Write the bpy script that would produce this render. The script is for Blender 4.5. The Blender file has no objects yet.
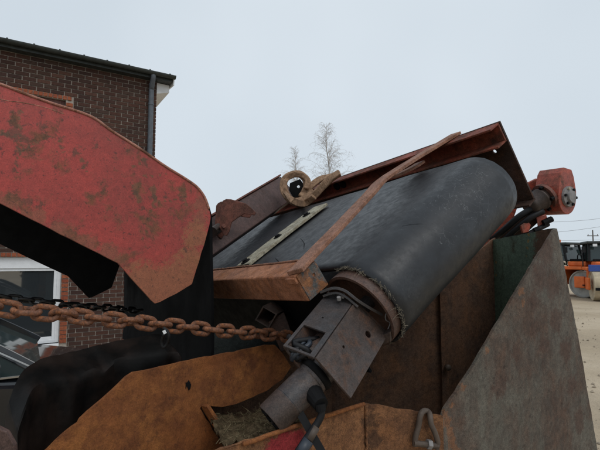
import bpy, bmesh, math, random
from mathutils import Vector, Matrix, noise as mnoise
random.seed(7)
rnd = random.Random(11)
sc = bpy.context.scene

# ------------------------------------------------------------------ camera, sky, sun, exposure
CAMH = 1.9
PITCH = math.radians(4.3)
FPX = 440.0                                   # focal length in pixels of a 600 px wide frame
CAM = Vector((0, 0, CAMH))
FW = Vector((0, math.cos(PITCH), math.sin(PITCH)))
UP = Vector((0, -math.sin(PITCH), math.cos(PITCH)))
RT = Vector((1, 0, 0))
cd = bpy.data.cameras.new('camera')
cam = bpy.data.objects.new('camera', cd)
sc.collection.objects.link(cam)
cam.location = CAM
cam.rotation_euler = (math.pi / 2 + PITCH, 0, 0)
cd.sensor_width = 36.0
cd.lens = 36.0 * FPX / 600.0
cd.clip_start = 0.02
cd.clip_end = 2000
sc.camera = cam

world = bpy.data.worlds.new('World')
sc.world = world
world.use_nodes = True
wn = world.node_tree
wn.nodes.clear()
SUN_EL, SUN_AZ = math.radians(52), math.radians(150)      # azimuth clockwise from +Y
w_out = wn.nodes.new('ShaderNodeOutputWorld')
w_bg = wn.nodes.new('ShaderNodeBackground')
w_sky = wn.nodes.new('ShaderNodeTexSky')
w_sky.sky_type = 'NISHITA'
w_sky.sun_disc = False
w_sky.sun_elevation = SUN_EL
w_sky.sun_rotation = SUN_AZ
w_sky.dust_density = 3.0
w_mix = wn.nodes.new('ShaderNodeMix'); w_mix.data_type = 'RGBA'
w_mix.inputs[0].default_value = 0.93
w_tc = wn.nodes.new('ShaderNodeTexCoord')
w_no = wn.nodes.new('ShaderNodeTexNoise')
w_no.inputs['Scale'].default_value = 1.5
w_no.inputs['Detail'].default_value = 3
w_no.inputs['Roughness'].default_value = 0.45
w_rp = wn.nodes.new('ShaderNodeValToRGB')
w_rp.color_ramp.elements[0].position = 0.25
w_rp.color_ramp.elements[0].color = (0.590, 0.670, 0.740, 1)
w_rp.color_ramp.elements[1].position = 0.75
w_rp.color_ramp.elements[1].color = (0.735, 0.810, 0.875, 1)
w_sc = wn.nodes.new('ShaderNodeVectorMath'); w_sc.operation = 'SCALE'
w_sc.inputs['Scale'].default_value = 10.0
wn.links.new(w_tc.outputs['Generated'], w_no.inputs['Vector'])
wn.links.new(w_no.outputs['Fac'], w_rp.inputs['Fac'])
wn.links.new(w_rp.outputs['Color'], w_sc.inputs[0])
wn.links.new(w_sky.outputs['Color'], w_mix.inputs[6])
wn.links.new(w_sc.outputs['Vector'], w_mix.inputs[7])
wn.links.new(w_mix.outputs[2], w_bg.inputs['Color'])
w_bg.inputs['Strength'].default_value = 0.1
wn.links.new(w_bg.outputs['Background'], w_out.inputs['Surface'])

sl = bpy.data.lights.new('sun', 'SUN')
sl.energy = 1.0
sl.angle = math.radians(35)
sl.color = (1.0, 0.97, 0.93)
sun = bpy.data.objects.new('sun', sl)
sc.collection.objects.link(sun)
sd = Vector((math.sin(SUN_AZ) * math.cos(SUN_EL), math.cos(SUN_AZ) * math.cos(SUN_EL), math.sin(SUN_EL)))
sun.rotation_euler = sd.to_track_quat('Z', 'Y').to_euler()
sun.location = sd * 20

sc.view_settings.view_transform = 'Standard'
sc.view_settings.look = 'None'
sc.view_settings.exposure = 0.0
sc.view_settings.gamma = 1.0
sc.view_settings.use_curve_mapping = False

# ------------------------------------------------------------------ measuring helpers (surveying from the photo)
def ray(px, py):
    return RT * ((px - 300) / FPX) + UP * (-(py - 225) / FPX) + FW
def W(px, py, z):
    return CAM + ray(px, py) * z
def on(px, py, p0, n):
    r = ray(px, py)
    return CAM + r * ((p0 - CAM).dot(n) / r.dot(n))
def cv(x, y, z):
    return RT * x + UP * y + FW * z
def proj(p):
    d = p - CAM
    z = d.dot(FW)
    return 300 + FPX * d.dot(RT) / z, 225 - FPX * d.dot(UP) / z, z
UU = cv(-.546, -.125, .828).normalized()      # conveyor: along the belt, away from the camera
VV = cv(.683, .506, .527); VV = (VV - UU * VV.dot(UU)).normalized()   # along the roller
WW = VV.cross(UU)
if WW.z < 0: WW = -WW
WW.normalize()
C0 = W(364.7, 305.6, 1.3)                      # roller centre, near end
def Q(a, b, c):
    return C0 + UU * a + VV * b + WW * c

# ------------------------------------------------------------------ object helpers
def link(o):
    sc.collection.objects.link(o); return o
def thing(name, label, cat, loc, group=None):
    o = bpy.data.objects.new(name, None)
    o.empty_display_size = 0.1
    o.location = loc
    o['label'] = label; o['category'] = cat
    if group: o['group'] = group
    return link(o)
def wbase(o):
    b = Vector((0, 0, 0))
    while o is not None:
        b = b + o.location; o = o.parent
    return b
def mesh(name, verts, faces, mat, parent=None, smooth=False, bevel=0, label=None):
    me = bpy.data.meshes.new(name)
    me.from_pydata([tuple(v) for v in verts], [], faces)
    bm = bmesh.new(); bm.from_mesh(me)
    bmesh.ops.recalc_face_normals(bm, faces=bm.faces)
    bm.to_mesh(me); bm.free()
    return fin(name, me, mat, parent, smooth, bevel, label)
def fin(name, me, mat, parent=None, smooth=False, bevel=0, label=None):
    if mat: me.materials.append(mat)
    if smooth:
        for p in me.polygons: p.use_smooth = True
    o = bpy.data.objects.new(name, me)
    if parent is not None:
        o.parent = parent
        o.location = -wbase(parent)
    link(o)
    if bevel:
        m = o.modifiers.new('bevel', 'BEVEL'); m.width = bevel; m.segments = 2
        m.limit_method = 'ANGLE'; m.angle_limit = math.radians(35)
    if label: o['label'] = label
    return o
def top(o, label, cat, group=None):
    o['label'] = label; o['category'] = cat
    if group: o['group'] = group
    return o

def g_join(gs):
    V, F = [], []
    for v, f in gs:
        k = len(V); V += list(v); F += [tuple(i + k for i in q) for q in f]
    return V, F
def g_hex(c):   # 8 corners: bottom loop 0-3, top loop 4-7
    return list(c), [(0, 1, 2, 3), (4, 7, 6, 5), (0, 4, 5, 1), (1, 5, 6, 2), (2, 6, 7, 3), (3, 7, 4, 0)]
def g_box(o, a, b, c):  # corner + three edge vectors
    o = Vector(o)
    return g_hex([o, o + a, o + a + b, o + b, o + c, o + a + c, o + a + b + c, o + b + c])
def g_cbox(c, x, y, z, ax=(Vector((1, 0, 0)), Vector((0, 1, 0)), Vector((0, 0, 1)))):
    return g_box(Vector(c) - ax[0] * x / 2 - ax[1] * y / 2 - ax[2] * z / 2, ax[0] * x, ax[1] * y, ax[2] * z)
def perp(a):
    t = Vector((0, 0, 1)) if abs(a.normalized().z) < 0.9 else Vector((1, 0, 0))
    x = a.cross(t).normalized()
    return x, a.cross(x).normalized()
def g_cyl(p, q, r0, r1=None, n=24, caps=True):
    p, q = Vector(p), Vector(q); r1 = r0 if r1 is None else r1
    x, y = perp(q - p)
    V, F = [], []
    for c, r in ((p, r0), (q, r1)):
        for i in range(n):
            a = 2 * math.pi * i / n
            V.append(c + (x * math.cos(a) + y * math.sin(a)) * r)
    for i in range(n):
        j = (i + 1) % n
        F.append((i, j, n + j, n + i))
    if caps: F += [tuple(range(n)), tuple(range(2 * n - 1, n - 1, -1))]
    return V, F
def g_lathe(o, axis, prof, n=40, x=None, a0=0, a1=2 * math.pi, closed=True):
    """prof = [(along, radius)...] turned about axis from o"""
    axis = axis.normalized()
    if x is None: x, y = perp(axis)
    else: y = axis.cross(x).normalized()
    V, F = [], []
    m = len(prof)
    full = abs(a1 - a0 - 2 * math.pi) < 1e-6
    k = n if full else n + 1
    for i in range(k):
        a = a0 + (a1 - a0) * i / n
        d = x * math.cos(a) + y * math.sin(a)
        for h, r in prof: V.append(o + axis * h + d * r)
    for i in range(n):
        j = (i + 1) % k
        for s in range(m if closed else m - 1):
            t = (s + 1) % m
            F.append((i * m + s, i * m + t, j * m + t, j * m + s))
    return V, F
def catmull(P, sub=6):
    P = [Vector(p) for p in P]
    out = []
    for i in range(len(P) - 1):
        a = P[max(i - 1, 0)]; b = P[i]; c = P[i + 1]; d = P[min(i + 2, len(P) - 1)]
        for s in range(sub):
            t = s / sub
            out.append(0.5 * ((2 * b) + (c - a) * t + (2 * a - 5 * b + 4 * c - d) * t * t + (3 * b - a - 3 * c + d) * t ** 3))
    out.append(P[-1])
    return out
def g_tube(P, r, n=8, closed=False, caps=True):
    P = [Vector(p) for p in P]
    V, F = [], []
    N = len(P)
    rr = r if callable(r) else (lambda t: r)
    prev = None
    for i in range(N):
        t = (P[(i + 1) % N] - P[i - 1]) if closed else (P[min(i + 1, N - 1)] - P[max(i - 1, 0)])
        t.normalize()
        if prev is None: x, _ = perp(t)
        else:
            x = prev - t * prev.dot(t); x.normalize()
        prev = x
        y = t.cross(x)
        for k in range(n):
            a = 2 * math.pi * k / n
            V.append(P[i] + (x * math.cos(a) + y * math.sin(a)) * rr(i / max(N - 1, 1)))
    for i in range(N if closed else N - 1):
        j = (i + 1) % N
        for k in range(n):
            l = (k + 1) % n
            F.append((i * n + k, i * n + l, j * n + l, j * n + k))
    if caps and not closed:
        F += [tuple(range(n)), tuple(range((N - 1) * n, N * n))]
    return V, F
def g_strap(P, nrm, w, th):
    P = [Vector(p) for p in P]; N = len(P)
    V, F = [], []
    for i in range(N):
        t = (P[min(i + 1, N - 1)] - P[max(i - 1, 0)]).normalized()
        nn = nrm(i / (N - 1)) if callable(nrm) else nrm
        s = t.cross(nn).normalized(); u = s.cross(t).normalized()
        V += [P[i] - s * w / 2 - u * th / 2, P[i] + s * w / 2 - u * th / 2, P[i] + s * w / 2 + u * th / 2, P[i] - s * w / 2 + u * th / 2]
    for i in range(N - 1):
        a, b = i * 4, i * 4 + 4
        for k in range(4):
            l = (k + 1) % 4
            F.append((a + k, a + l, b + l, b + k))
    F += [(0, 1, 2, 3), ((N - 1) * 4, (N - 1) * 4 + 1, (N - 1) * 4 + 2, (N - 1) * 4 + 3)]
    return V, F
def g_plate(outer, off, holes=()):
    """planar outline (world points) with optional holes, given thickness by the offset vector"""
    bm = bmesh.new()
    edges = []
    for loop in [outer] + list(holes):
        vs = [bm.verts.new(p) for p in loop]
        for i in range(len(vs)): edges.append(bm.edges.new((vs[i], vs[(i + 1) % len(vs)])))
    n = Vector((0, 0, 0))
    for i in range(len(outer)):
        n += (Vector(outer[i]) - Vector(outer[0])).cross(Vector(outer[(i + 1) % len(outer)]) - Vector(outer[0]))
    bmesh.ops.triangle_fill(bm, use_beauty=True, use_dissolve=False, edges=edges, normal=n.normalized())
    ex = bmesh.ops.extrude_face_region(bm, geom=bm.faces[:])
    bmesh.ops.translate(bm, vec=off, verts=[e for e in ex['geom'] if isinstance(e, bmesh.types.BMVert)])
    bmesh.ops.recalc_face_normals(bm, faces=bm.faces)
    bm.verts.index_update()
    V = [v.co.copy() for v in bm.verts]; F = [tuple(v.index for v in f.verts) for f in bm.faces]
    bm.free()
    return V, F
def circ(c, x, y, r, n=14):
    return [c + (x * math.cos(2 * math.pi * i / n) + y * math.sin(2 * math.pi * i / n)) * r for i in range(n)]
def jag(P, amp, step, plane_n, closed=True, seed=0):
    """worn edge: subdivide an outline and push the points about a little"""
    R = random.Random(seed); out = []
    M = len(P) if closed else len(P) - 1
    for i in range(M):
        a, b = Vector(P[i]), Vector(P[(i + 1) % len(P)])
        k = max(1, int((b - a).length / step)); t = (b - a)
        if t.length < 1e-6: continue
        s = t.normalized().cross(plane_n).normalized()
        for j in range(k):
            q = a + t * (j / k)
            if j: q = q + s * R.gauss(0, amp)
            out.append(q)
    if not closed: out.append(Vector(P[-1]))
    return out

# ------------------------------------------------------------------ materials
class NT:
    def __init__(s, name):
        s.m = bpy.data.materials.new(name); s.m.use_nodes = True
        s.t = s.m.node_tree; s.n = s.t.nodes
        s.b = s.n['Principled BSDF']
        s.tc = s.n.new('ShaderNodeTexCoord'); s.co = s.tc.outputs['Object']
    def L(s, a, b): s.t.links.new(a, b)
    def scaled(s, v):
        m = s.n.new('ShaderNodeMapping'); m.inputs['Scale'].default_value = v
        s.L(s.co, m.inputs['Vector']); return m.outputs[0]
    def noise(s, scale, detail=6, rough=.6, vec=None, dist=0, off=None):
        n = s.n.new('ShaderNodeTexNoise')
        n.inputs['Scale'].default_value = scale; n.inputs['Detail'].default_value = detail
        n.inputs['Roughness'].default_value = rough; n.inputs['Distortion'].default_value = dist
        v = vec or s.co
        if off is not None:
            a = s.n.new('ShaderNodeVectorMath'); a.operation = 'ADD'
            s.L(v, a.inputs[0]); a.inputs[1].default_value = (off, off * 1.7, -off); v = a.outputs[0]
        s.L(v, n.inputs['Vector']); return n.outputs['Fac']
    def ramp(s, f, lo, hi, a=0., b=1.):
        m = s.n.new('ShaderNodeMapRange'); m.interpolation_type = 'SMOOTHSTEP'
        m.inputs['From Min'].default_value = lo; m.inputs['From Max'].default_value = hi
        m.inputs['To Min'].default_value = a; m.inputs['To Max'].default_value = b
        s.L(f, m.inputs['Value']); return m.outputs[0]
    def math(s, op, a, b=None):
        m = s.n.new('ShaderNodeMath'); m.operation = op
        for i, x in enumerate((a, b)):
            if x is None: continue
            if isinstance(x, (int, float)): m.inputs[i].default_value = x
            else: s.L(x, m.inputs[i])
        return m.outputs[0]
    def mix(s, f, a, b):
        m = s.n.new('ShaderNodeMix'); m.data_type = 'RGBA'
        if isinstance(f, (int, float)): m.inputs[0].default_value = f
        else: s.L(f, m.inputs[0])
        for i, x in ((6, a), (7, b)):
            if isinstance(x, (tuple, list)): m.inputs[i].default_value = (*x[:3], 1)
            else: s.L(x, m.inputs[i])
        return m.outputs[2]
    def blobs(s, pts, distort=.02, dscale=30, rg=1.9):
        """mask of ragged worn patches round given places: pts = [(point, radius)]"""
        nz = s.n.new('ShaderNodeTexNoise'); nz.inputs['Scale'].default_value = dscale; nz.inputs['Detail'].default_value = 6; nz.inputs['Roughness'].default_value = .7
        s.L(s.co, nz.inputs['Vector'])
        sub = s.n.new('ShaderNodeVectorMath'); sub.operation = 'SUBTRACT'; s.L(nz.outputs['Color'], sub.inputs[0]); sub.inputs[1].default_value = (.5, .5, .5)
        scl = s.n.new('ShaderNodeVectorMath'); scl.operation = 'SCALE'; s.L(sub.outputs[0], scl.inputs[0]); scl.inputs['Scale'].default_value = distort * 4
        add = s.n.new('ShaderNodeVectorMath'); add.operation = 'ADD'; s.L(s.co, add.inputs[0]); s.L(scl.outputs[0], add.inputs[1])
        rag = s.math('MULTIPLY', s.math('SUBTRACT', s.noise(85, 6, .75, off=6), .5), rg)
        cur = None
        for p, r in pts:
            d = s.n.new('ShaderNodeVectorMath'); d.operation = 'DISTANCE'
            s.L(add.outputs[0], d.inputs[0]); d.inputs[1].default_value = p
            f = s.math('MULTIPLY', d.outputs['Value'], 1 / r)
            cur = f if cur is None else s.math('MINIMUM', cur, f)
        return s.ramp(s.math('ADD', cur, rag), .55, 1.05, 1, 0)
    def bump(s, h, strength=.3, dist=.003):
        b = s.n.new('ShaderNodeBump'); b.inputs['Strength'].default_value = strength; b.inputs['Distance'].default_value = dist
        s.L(h, b.inputs['Height']); s.L(b.outputs[0], s.b.inputs['Normal'])
    def done(s, col, rough=.7, metal=0., spec=.5):
        if isinstance(col, (tuple, list)): s.b.inputs['Base Color'].default_value = (*col[:3], 1)
        else: s.L(col, s.b.inputs['Base Color'])
        if isinstance(rough, (int, float)): s.b.inputs['Roughness'].default_value = rough
        else: s.L(rough, s.b.inputs['Roughness'])
        s.b.inputs['Metallic'].default_value = metal
        s.b.inputs['Specular IOR Level'].default_value = spec
        return s.m
def steel(name, base, base2, rustA, rustB, amount=.5, sc1=6, sc2=18, sharp=.08, streak=0., pits=.4, rough=.75, spec=.35, patches=None, bump=.35, seed=0., grain=.4):
    """painted or bare steel with rust that spreads in blotches, pits and rain streaks"""
    t = NT(name)
    c = t.mix(t.ramp(t.noise(sc1, 5, .6, off=3 + seed), .35, .65), base, base2)
    rc = t.mix(t.ramp(t.noise(sc2 * 2.2, 6, .7, off=9 + seed), .35, .65), rustA, rustB)
    f = t.noise(sc2, 9, .68, off=17 + seed, dist=.3)
    if streak:
        g = t.noise(1., 6, .62, vec=t.scaled((17, 17, 3.2)), off=5 + seed)
        mx = t.n.new('ShaderNodeMix'); mx.inputs[0].default_value = streak
        t.L(f, mx.inputs[2]); t.L(g, mx.inputs[3]); f = mx.outputs[0]
    lo = .72 - .44 * amount
    m = t.ramp(f, lo - sharp, lo + sharp)
    c = t.mix(m, c, rc)
    for pts, colr, strength, ds, *rg in (patches or []):
        c = t.mix(t.math('MULTIPLY', t.blobs(pts, ds, rg=rg[0] if rg else 1.9), strength), c, colr)
    p = t.ramp(t.noise(150, 3, .6, off=2 + seed), .60, .70)
    p2 = t.ramp(t.noise(42, 4, .6, off=31 + seed), .62, .70)
    pm = t.math('MULTIPLY', t.math('MAXIMUM', p, p2), pits)
    c = t.mix(pm, c, (.03, .02, .016))
    gr = t.math('MULTIPLY', t.ramp(t.noise(300, 4, .8, off=1.3), .32, .68, 1 - grain, 1 + grain * .8), t.ramp(t.noise(55, 8, .78, off=7.7), .3, .7, 1 - grain * .8, 1 + grain * .7))
    vm = t.n.new('ShaderNodeVectorMath'); vm.operation = 'SCALE'
    t.L(c, vm.inputs[0]); t.L(gr, vm.inputs['Scale']); c = vm.outputs[0]
    h = t.math('ADD', t.math('MULTIPLY', f, .8), t.math('MULTIPLY', t.noise(120, 4, .7), .35))
    t.bump(h, bump, .004)
    r = t.ramp(m, 0, 1, rough - .12, min(1, rough + .12))
    return t.done(c, r, 0, spec)
def plain(name, col, rough=.6, spec=.4, var=.25, scale=14, metal=0., bump=.12):
    t = NT(name)
    d = tuple(x * (1 - var) for x in col); l = tuple(min(1, x * (1 + var)) for x in col)
    c = t.mix(t.ramp(t.noise(scale, 6, .65), .3, .7), d, l)
    t.bump(t.noise(scale * 6, 4, .6), bump, .002)
    return t.done(c, t.ramp(t.noise(scale * 1.7, 5), .3, .7, max(.02, rough - .1), min(1, rough + .1)), metal, spec)

RUST_O = (.22, .075, .022); RUST_B = (.085, .038, .022); RUST_D = (.030, .019, .015)
# ------------------------------------------------------------------ hood plane (needed for its stains)
HN = UU.copy()
H0 = W(155, 303, 1.35)
def HP(px, py): return on(px, py, H0, HN)

stain = []
for (x, y, r) in [(14, 132, 9), (20, 140, 9), (18, 150, 5), (17, 160, 5), (15, 170, 5), (14, 112, 4), (16, 122, 4), (28, 148, 4), (38, 142, 4), (46, 137, 4), (5, 131, 5), (34, 139, 4),
                  (43, 127, 7), (77, 152, 7), (62, 140, 3), (60, 150, 3), (110, 138, 4), (95, 145, 4), (85, 163, 4), (131, 151, 4), (24, 99, 3), (137, 190, 6), (152, 196, 7), (165, 198, 4), (180, 199, 6), (142, 210, 5), (146, 164, 6), (150, 150, 4), (26, 200, 7), (38, 204, 6), (8, 198, 5)]:
    p = HP(x, y); stain.append((p, r * .0024))
drips = []
def run(x0, y0, x1, y1, r, n):
    for i in range(n):
        k = i / (n - 1); drips.append((HP(x0 + (x1 - x0) * k, y0 + (y1 - y0) * k), r * .0027 * (1.2 - .5 * k)))
for q in ((137, 186, 139, 200, 5, 4), (153, 190, 155, 208, 4, 4), (155, 200, 143, 238, 2.6, 7), (182, 190, 186, 205, 5, 4), (160, 203, 180, 199, 2.5, 5), (145, 176, 180, 174, 2, 6), (134, 167, 150, 157, 3, 4), (20, 112, 18, 172, 2.4, 9), (20, 152, 48, 136, 2.2, 8), (2, 131, 20, 138, 3, 4), (60, 140, 64, 152, 2.4, 3), (82, 160, 86, 172, 2.2, 3)):
    run(*q)
tipw = [(HP(156, 296), .12), (HP(176, 282), .09), (HP(140, 275), .05), (HP(190, 262), .06), (HP(196, 235), .05)]
edgew = [(HP(x, y), .035) for x, y in ((10, 203), (35, 217), (60, 230), (85, 243), (108, 254), (203, 205), (200, 220))]
M_hood = steel('red_paint_rusting', (.355, .048, .038), (.270, .044, .035), (.20, .066, .034), (.105, .050, .030), amount=.33, sc1=5, sc2=13, sharp=.07, pits=.6, rough=.55, grain=.22,
               patches=[(edgew, (.20, .075, .042), .7, .02), (tipw, (.255, .098, .046), .85, .03, 1.2), (drips, (.125, .066, .030), .75, .010), (stain, (.080, .042, .024), .66, .022)], bump=.25)
M_dark = plain('near_black_steel', (.006, .006, .0065), rough=.7, spec=.15, var=.3)  # near-black tone shared by hood inside, sheets and small fittings
M_nose = plain('dark_rubbed_steel', (.0045, .0045, .005), rough=.6, spec=.06, var=.35, scale=5)
M_orange = steel('orange_rust_plate', (.245, .086, .028), (.175, .063, .024), (.285, .112, .036), (.115, .043, .021), amount=.52, sc1=4, sc2=9, sharp=.2, pits=.35, grain=.26, rough=.85, spec=.2, bump=.5)
PF0, PF1 = W(239, 444, .95), W(365, 403.5, 1.22)
PFN = Vector((PF1.y - PF0.y, PF0.x - PF1.x, 0)).normalized()
def PF(x, y): return on(x, y, PF0, PFN)
M_front = steel('rusty_front_panel', (.190, .082, .034), (.115, .056, .030), (.25, .12, .055), (.075, .038, .023), amount=.5, sc1=5, sc2=10, sharp=.2, streak=.4, pits=.3, rough=.85, spec=.2, seed=4,
                patches=[([(PF(288, 448), .05), (PF(276, 452), .04), (PF(298, 440), .03), (PF(284, 438), .025), (PF(296, 455), .04)], (.235, .024, .030), .95, .004),
                         ([(W(370, 420, 1.22), .03), (W(372, 440, 1.22), .03)], (.05, .028, .018), .7, .02)])
PC0, PC1 = W(443, 416, 1.27), W(555.5, 229, 1.75)
PCN = Vector((PC1.y - PC0.y, PC0.x - PC1.x, 0)).normalized()
def PC(x, y): return on(x, y, PC0, PCN)
or_edge = [(PC(445, 413), .016), (PC(447, 422), .02), (PC(450, 432), .022), (PC(452, 443), .024), (PC(455, 453), .024), (PC(452, 404), .014), (PC(463, 388), .016), (PC(487, 350), .016), (PC(521, 291), .02), (PC(523, 303), .018)]
br_top = [(PC(546, 250), .075), (PC(540, 275), .07), (PC(552, 285), .07), (PC(534, 300), .05), (PC(556, 320), .06), (PC(545, 345), .05), (PC(566, 350), .06), (PC(572, 385), .05), (PC(580, 420), .06), (PC(535, 330), .045), (PC(500, 385), .05), (PC(515, 352), .035)]
M_side = steel('weathered_green_grey_plate', (.116, .108, .088), (.090, .084, .069), (.098, .058, .040), (.062, .043, .034), amount=.50, sc1=5, sc2=6.5, sharp=.17, streak=.30, pits=.6, rough=.75, spec=.3, seed=8, bump=.4,
               patches=[(br_top, (.072, .042, .031), .80, .03, 1.5), (or_edge, (.200, .085, .036), .62, .016, 1.3)])
PD0, PD1 = on(557, 228, PC0, PCN), W(494, 239.5, 2.2)
PDN = Vector((PD1.y - PD0.y, PD0.x - PD1.x, 0)).normalized()
def PD(x, y): return on(x, y, PD0, PDN)
M_inner = steel('brown_inner_plate', (.140, .084, .056), (.098, .061, .044), (.165, .082, .044), (.064, .043, .033), amount=.5, sc1=3, sc2=6, streak=.5, sharp=.2, pits=.3, rough=.9, spec=.15, seed=2)
M_green = steel('green_inner_plate', (.125, .175, .125), (.098, .140, .102), (.060, .040, .020), (.035, .024, .016), amount=.28, sc1=3, sc2=9, streak=.5, pits=.3, rough=.85, spec=.2, seed=6,
                patches=[([(PD(543, 234), .05), (PD(541, 246), .05), (PD(549, 240), .06), (PD(539, 260), .04)], (.105, .052, .030), .95, .006), ([(PD(529.5, 235), .011), (PD(529, 241), .010), (PD(528.5, 248), .010), (PD(527, 256), .008), (PD(496, 262), .008), (PD(496, 275), .008)], (.26, .16, .05), .8, .006)])
M_beam = steel('faded_orange_beam', (.370, .165, .090), (.300, .135, .080), (.30, .115, .045), (.16, .070, .040), amount=.42, sc1=9, sc2=14, sharp=.18, pits=.25, rough=.8, spec=.25, seed=1, bump=.3)
M_cap = steel('worn_beam_end', (.27, .11, .04), (.19, .08, .035), (.10, .10, .095), (.07, .07, .07), amount=.52, sc1=12, sc2=16, sharp=.06, pits=.3, rough=.75, seed=3)
M_bar = steel('rusty_flat_bar', (.300, .152, .098), (.245, .125, .085), (.22, .098, .055), (.12, .064, .044), amount=.36, sc1=9, sc2=16, sharp=.2, pits=.2, rough=.8, spec=.25, seed=5)
M_chan = steel('red_brown_channel', (.270, .062, .036), (.200, .050, .030), (.13, .050, .028), (.045, .025, .018), amount=.5, sc1=6, sc2=9, sharp=.15, pits=.3, rough=.75, spec=.25, seed=7)
M_fplate = steel('dark_brown_plate', (.052, .030, .024), (.036, .023, .019), (.075, .035, .02), (.025, .017, .014), amount=.4, sc1=5, sc2=9, sharp=.2, pits=.25, rough=.8, spec=.2, seed=12)
M_strip = steel('pale_clamp_strip', (.400, .370, .275), (.310, .285, .215), (.20, .15, .09), (.12, .10, .07), amount=.32, sc1=12, sc2=22, sharp=.2, pits=.3, rough=.8, seed=2)
M_box = steel('grimy_grey_box', (.052, .048, .050), (.034, .033, .035), (.052, .035, .028), (.035, .025, .022), amount=.5, sc1=8, sc2=14, sharp=.2, pits=.3, rough=.55, spec=.45, seed=9)
M_boxside = steel('brown_grey_box_side', (.062, .044, .037), (.045, .034, .030), (.10, .048, .028), (.034, .025, .022), amount=.42, sc1=9, sc2=18, sharp=.12, pits=.35, rough=.6, spec=.4, seed=10)
M_motor = steel('grey_drum_motor', (.046, .042, .044), (.030, .028, .030), (.12, .08, .06), (.07, .055, .05), amount=.32, sc1=10, sc2=16, sharp=.2, pits=.2, rough=.5, spec=.45, seed=14)
M_motor2 = steel('brown_motor_end', (.054, .038, .031), (.037, .028, .024), (.048, .030, .022), (.07, .045, .038), amount=.45, sc1=12, sc2=18, sharp=.2, pits=.2, rough=.55, spec=.4, seed=15)
M_ring = steel('rusty_roller_shell', (.105, .062, .048), (.078, .048, .039), (.11, .05, .03), (.06, .036, .028), amount=.45, sc1=14, sc2=20, sharp=.2, pits=.25, rough=.6, spec=.4, seed=16)
M_chain = steel('rusty_chain_steel', (.235, .105, .058), (.155, .072, .045), (.25, .090, .034), (.070, .036, .025), amount=.5, sc1=20, sc2=34, sharp=.12, pits=.45, rough=.7, spec=.35, seed=18, bump=.8)
M_bchain = plain('black_chain_steel', (.014, .013, .013), rough=.5, spec=.45)
M_lever = steel('brown_red_bracket', (.200, .070, .048), (.145, .055, .040), (.10, .045, .03), (.05, .028, .022), amount=.4, sc1=10, sc2=16, sharp=.2, pits=.25, rough=.75, seed=20)
M_arm = steel('brown_grey_arm', (.095, .054, .047), (.068, .042, .038), (.075, .04, .03), (.05, .03, .025), amount=.3, sc1=6, sc2=10, sharp=.2, pits=.2, rough=.65, seed=21)
M_redm = steel('red_gearbox_paint', (.400, .075, .042), (.290, .060, .038), (.16, .06, .035), (.07, .038, .028), amount=.38, sc1=9, sc2=14, sharp=.15, pits=.3, rough=.55, spec=.4, seed=22)
M_grey = plain('bare_grey_steel', (.20, .19, .185), rough=.5, spec=.45, scale=20)
M_lash = plain('dull_shackle_steel', (.075, .055, .042), rough=.6, spec=.4, scale=30)
M_black = plain('black_rubber_hose', (.008, .008, .009), rough=.55, spec=.25)
M_blueg = plain('blue_grey_plastic', (.022, .028, .038), rough=.45, spec=.45)
M_webbing = plain('tan_webbing', (.26, .165, .105), rough=.9, spec=.1, var=.35, scale=60, bump=.5)
M_fray = plain('frayed_canvas_thread', (.20, .175, .135), rough=.95, spec=.05, var=.3, scale=90)
M_straw = plain('dry_straw', (.115, .092, .052), rough=.9, spec=.1, var=.45, scale=80)
M_dirt = plain('straw_dirt', (.080, .058, .034), rough=1, spec=.05, var=.5, scale=60, bump=.8)
# belt rubber
t = NT('belt_rubber')
c = t.mix(t.ramp(t.noise(16, 8, .7), .35, .68), (.0075, .0085, .0108), (.0150, .0165, .0195))
def scratch(rot, scl, lo, hi, off):
    ax = t.n.new('ShaderNodeMapping'); ax.inputs['Rotation'].default_value = rot; ax.inputs['Scale'].default_value = scl
    t.L(t.co, ax.inputs['Vector'])
    return t.ramp(t.noise(1.2, 3, .6, vec=ax.outputs[0], dist=.5, off=off), lo, hi)
uv = t.n.new('ShaderNodeCombineXYZ')
for i, d in enumerate((UU, VV, WW)):
    dp_ = t.n.new('ShaderNodeVectorMath'); dp_.operation = 'DOT_PRODUCT'; t.L(t.co, dp_.inputs[0]); dp_.inputs[1].default_value = d
    t.L(dp_.outputs['Value'], uv.inputs[i])
run_ = t.n.new('ShaderNodeMapping'); run_.inputs['Scale'].default_value = (3, 130, 3); t.L(uv.outputs[0], run_.inputs['Vector'])
lines = t.ramp(t.noise(1., 5, .7, vec=run_.outputs[0], dist=.25), .60, .72)          # wear lines along the run of the belt
sm = t.math('MULTIPLY', lines, t.ramp(t.noise(6, 4, .6, off=4), .45, .65))
s2 = t.math('MULTIPLY', scratch((.4, .2, .7), (110, 5, 60), .66, .72, 0), t.ramp(t.noise(7, 3, .6, off=14), .48, .62))
s3 = t.math('MULTIPLY', scratch((1.1, .9, -.5), (140, 6, 70), .66, .72, 9), t.ramp(t.noise(6, 3, .6, off=24), .50, .62))
fine = t.ramp(t.noise(210, 5, .75, off=3), .56, .72)
c = t.mix(t.math('MULTIPLY', sm, .22), c, (.060, .064, .068))
c = t.mix(t.math('MULTIPLY', s2, .55), c, (.11, .115, .12))
c = t.mix(t.math('MULTIPLY', s3, .50), c, (.10, .105, .11))
v2 = t.n.new('ShaderNodeTexVoronoi'); v2.feature = 'DISTANCE_TO_EDGE'; v2.inputs['Scale'].default_value = 20
nz = t.n.new('ShaderNodeTexNoise'); nz.inputs['Scale'].default_value = 14; nz.inputs['Detail'].default_value = 5
t.L(t.co, nz.inputs['Vector'])
add = t.n.new('ShaderNodeVectorMath'); add.operation = 'MULTIPLY_ADD'; t.L(nz.outputs['Color'], add.inputs[0]); add.inputs[1].default_value = (.22, .22, .22); t.L(t.co, add.inputs[2])
t.L(add.outputs[0], v2.inputs['Vector'])
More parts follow.
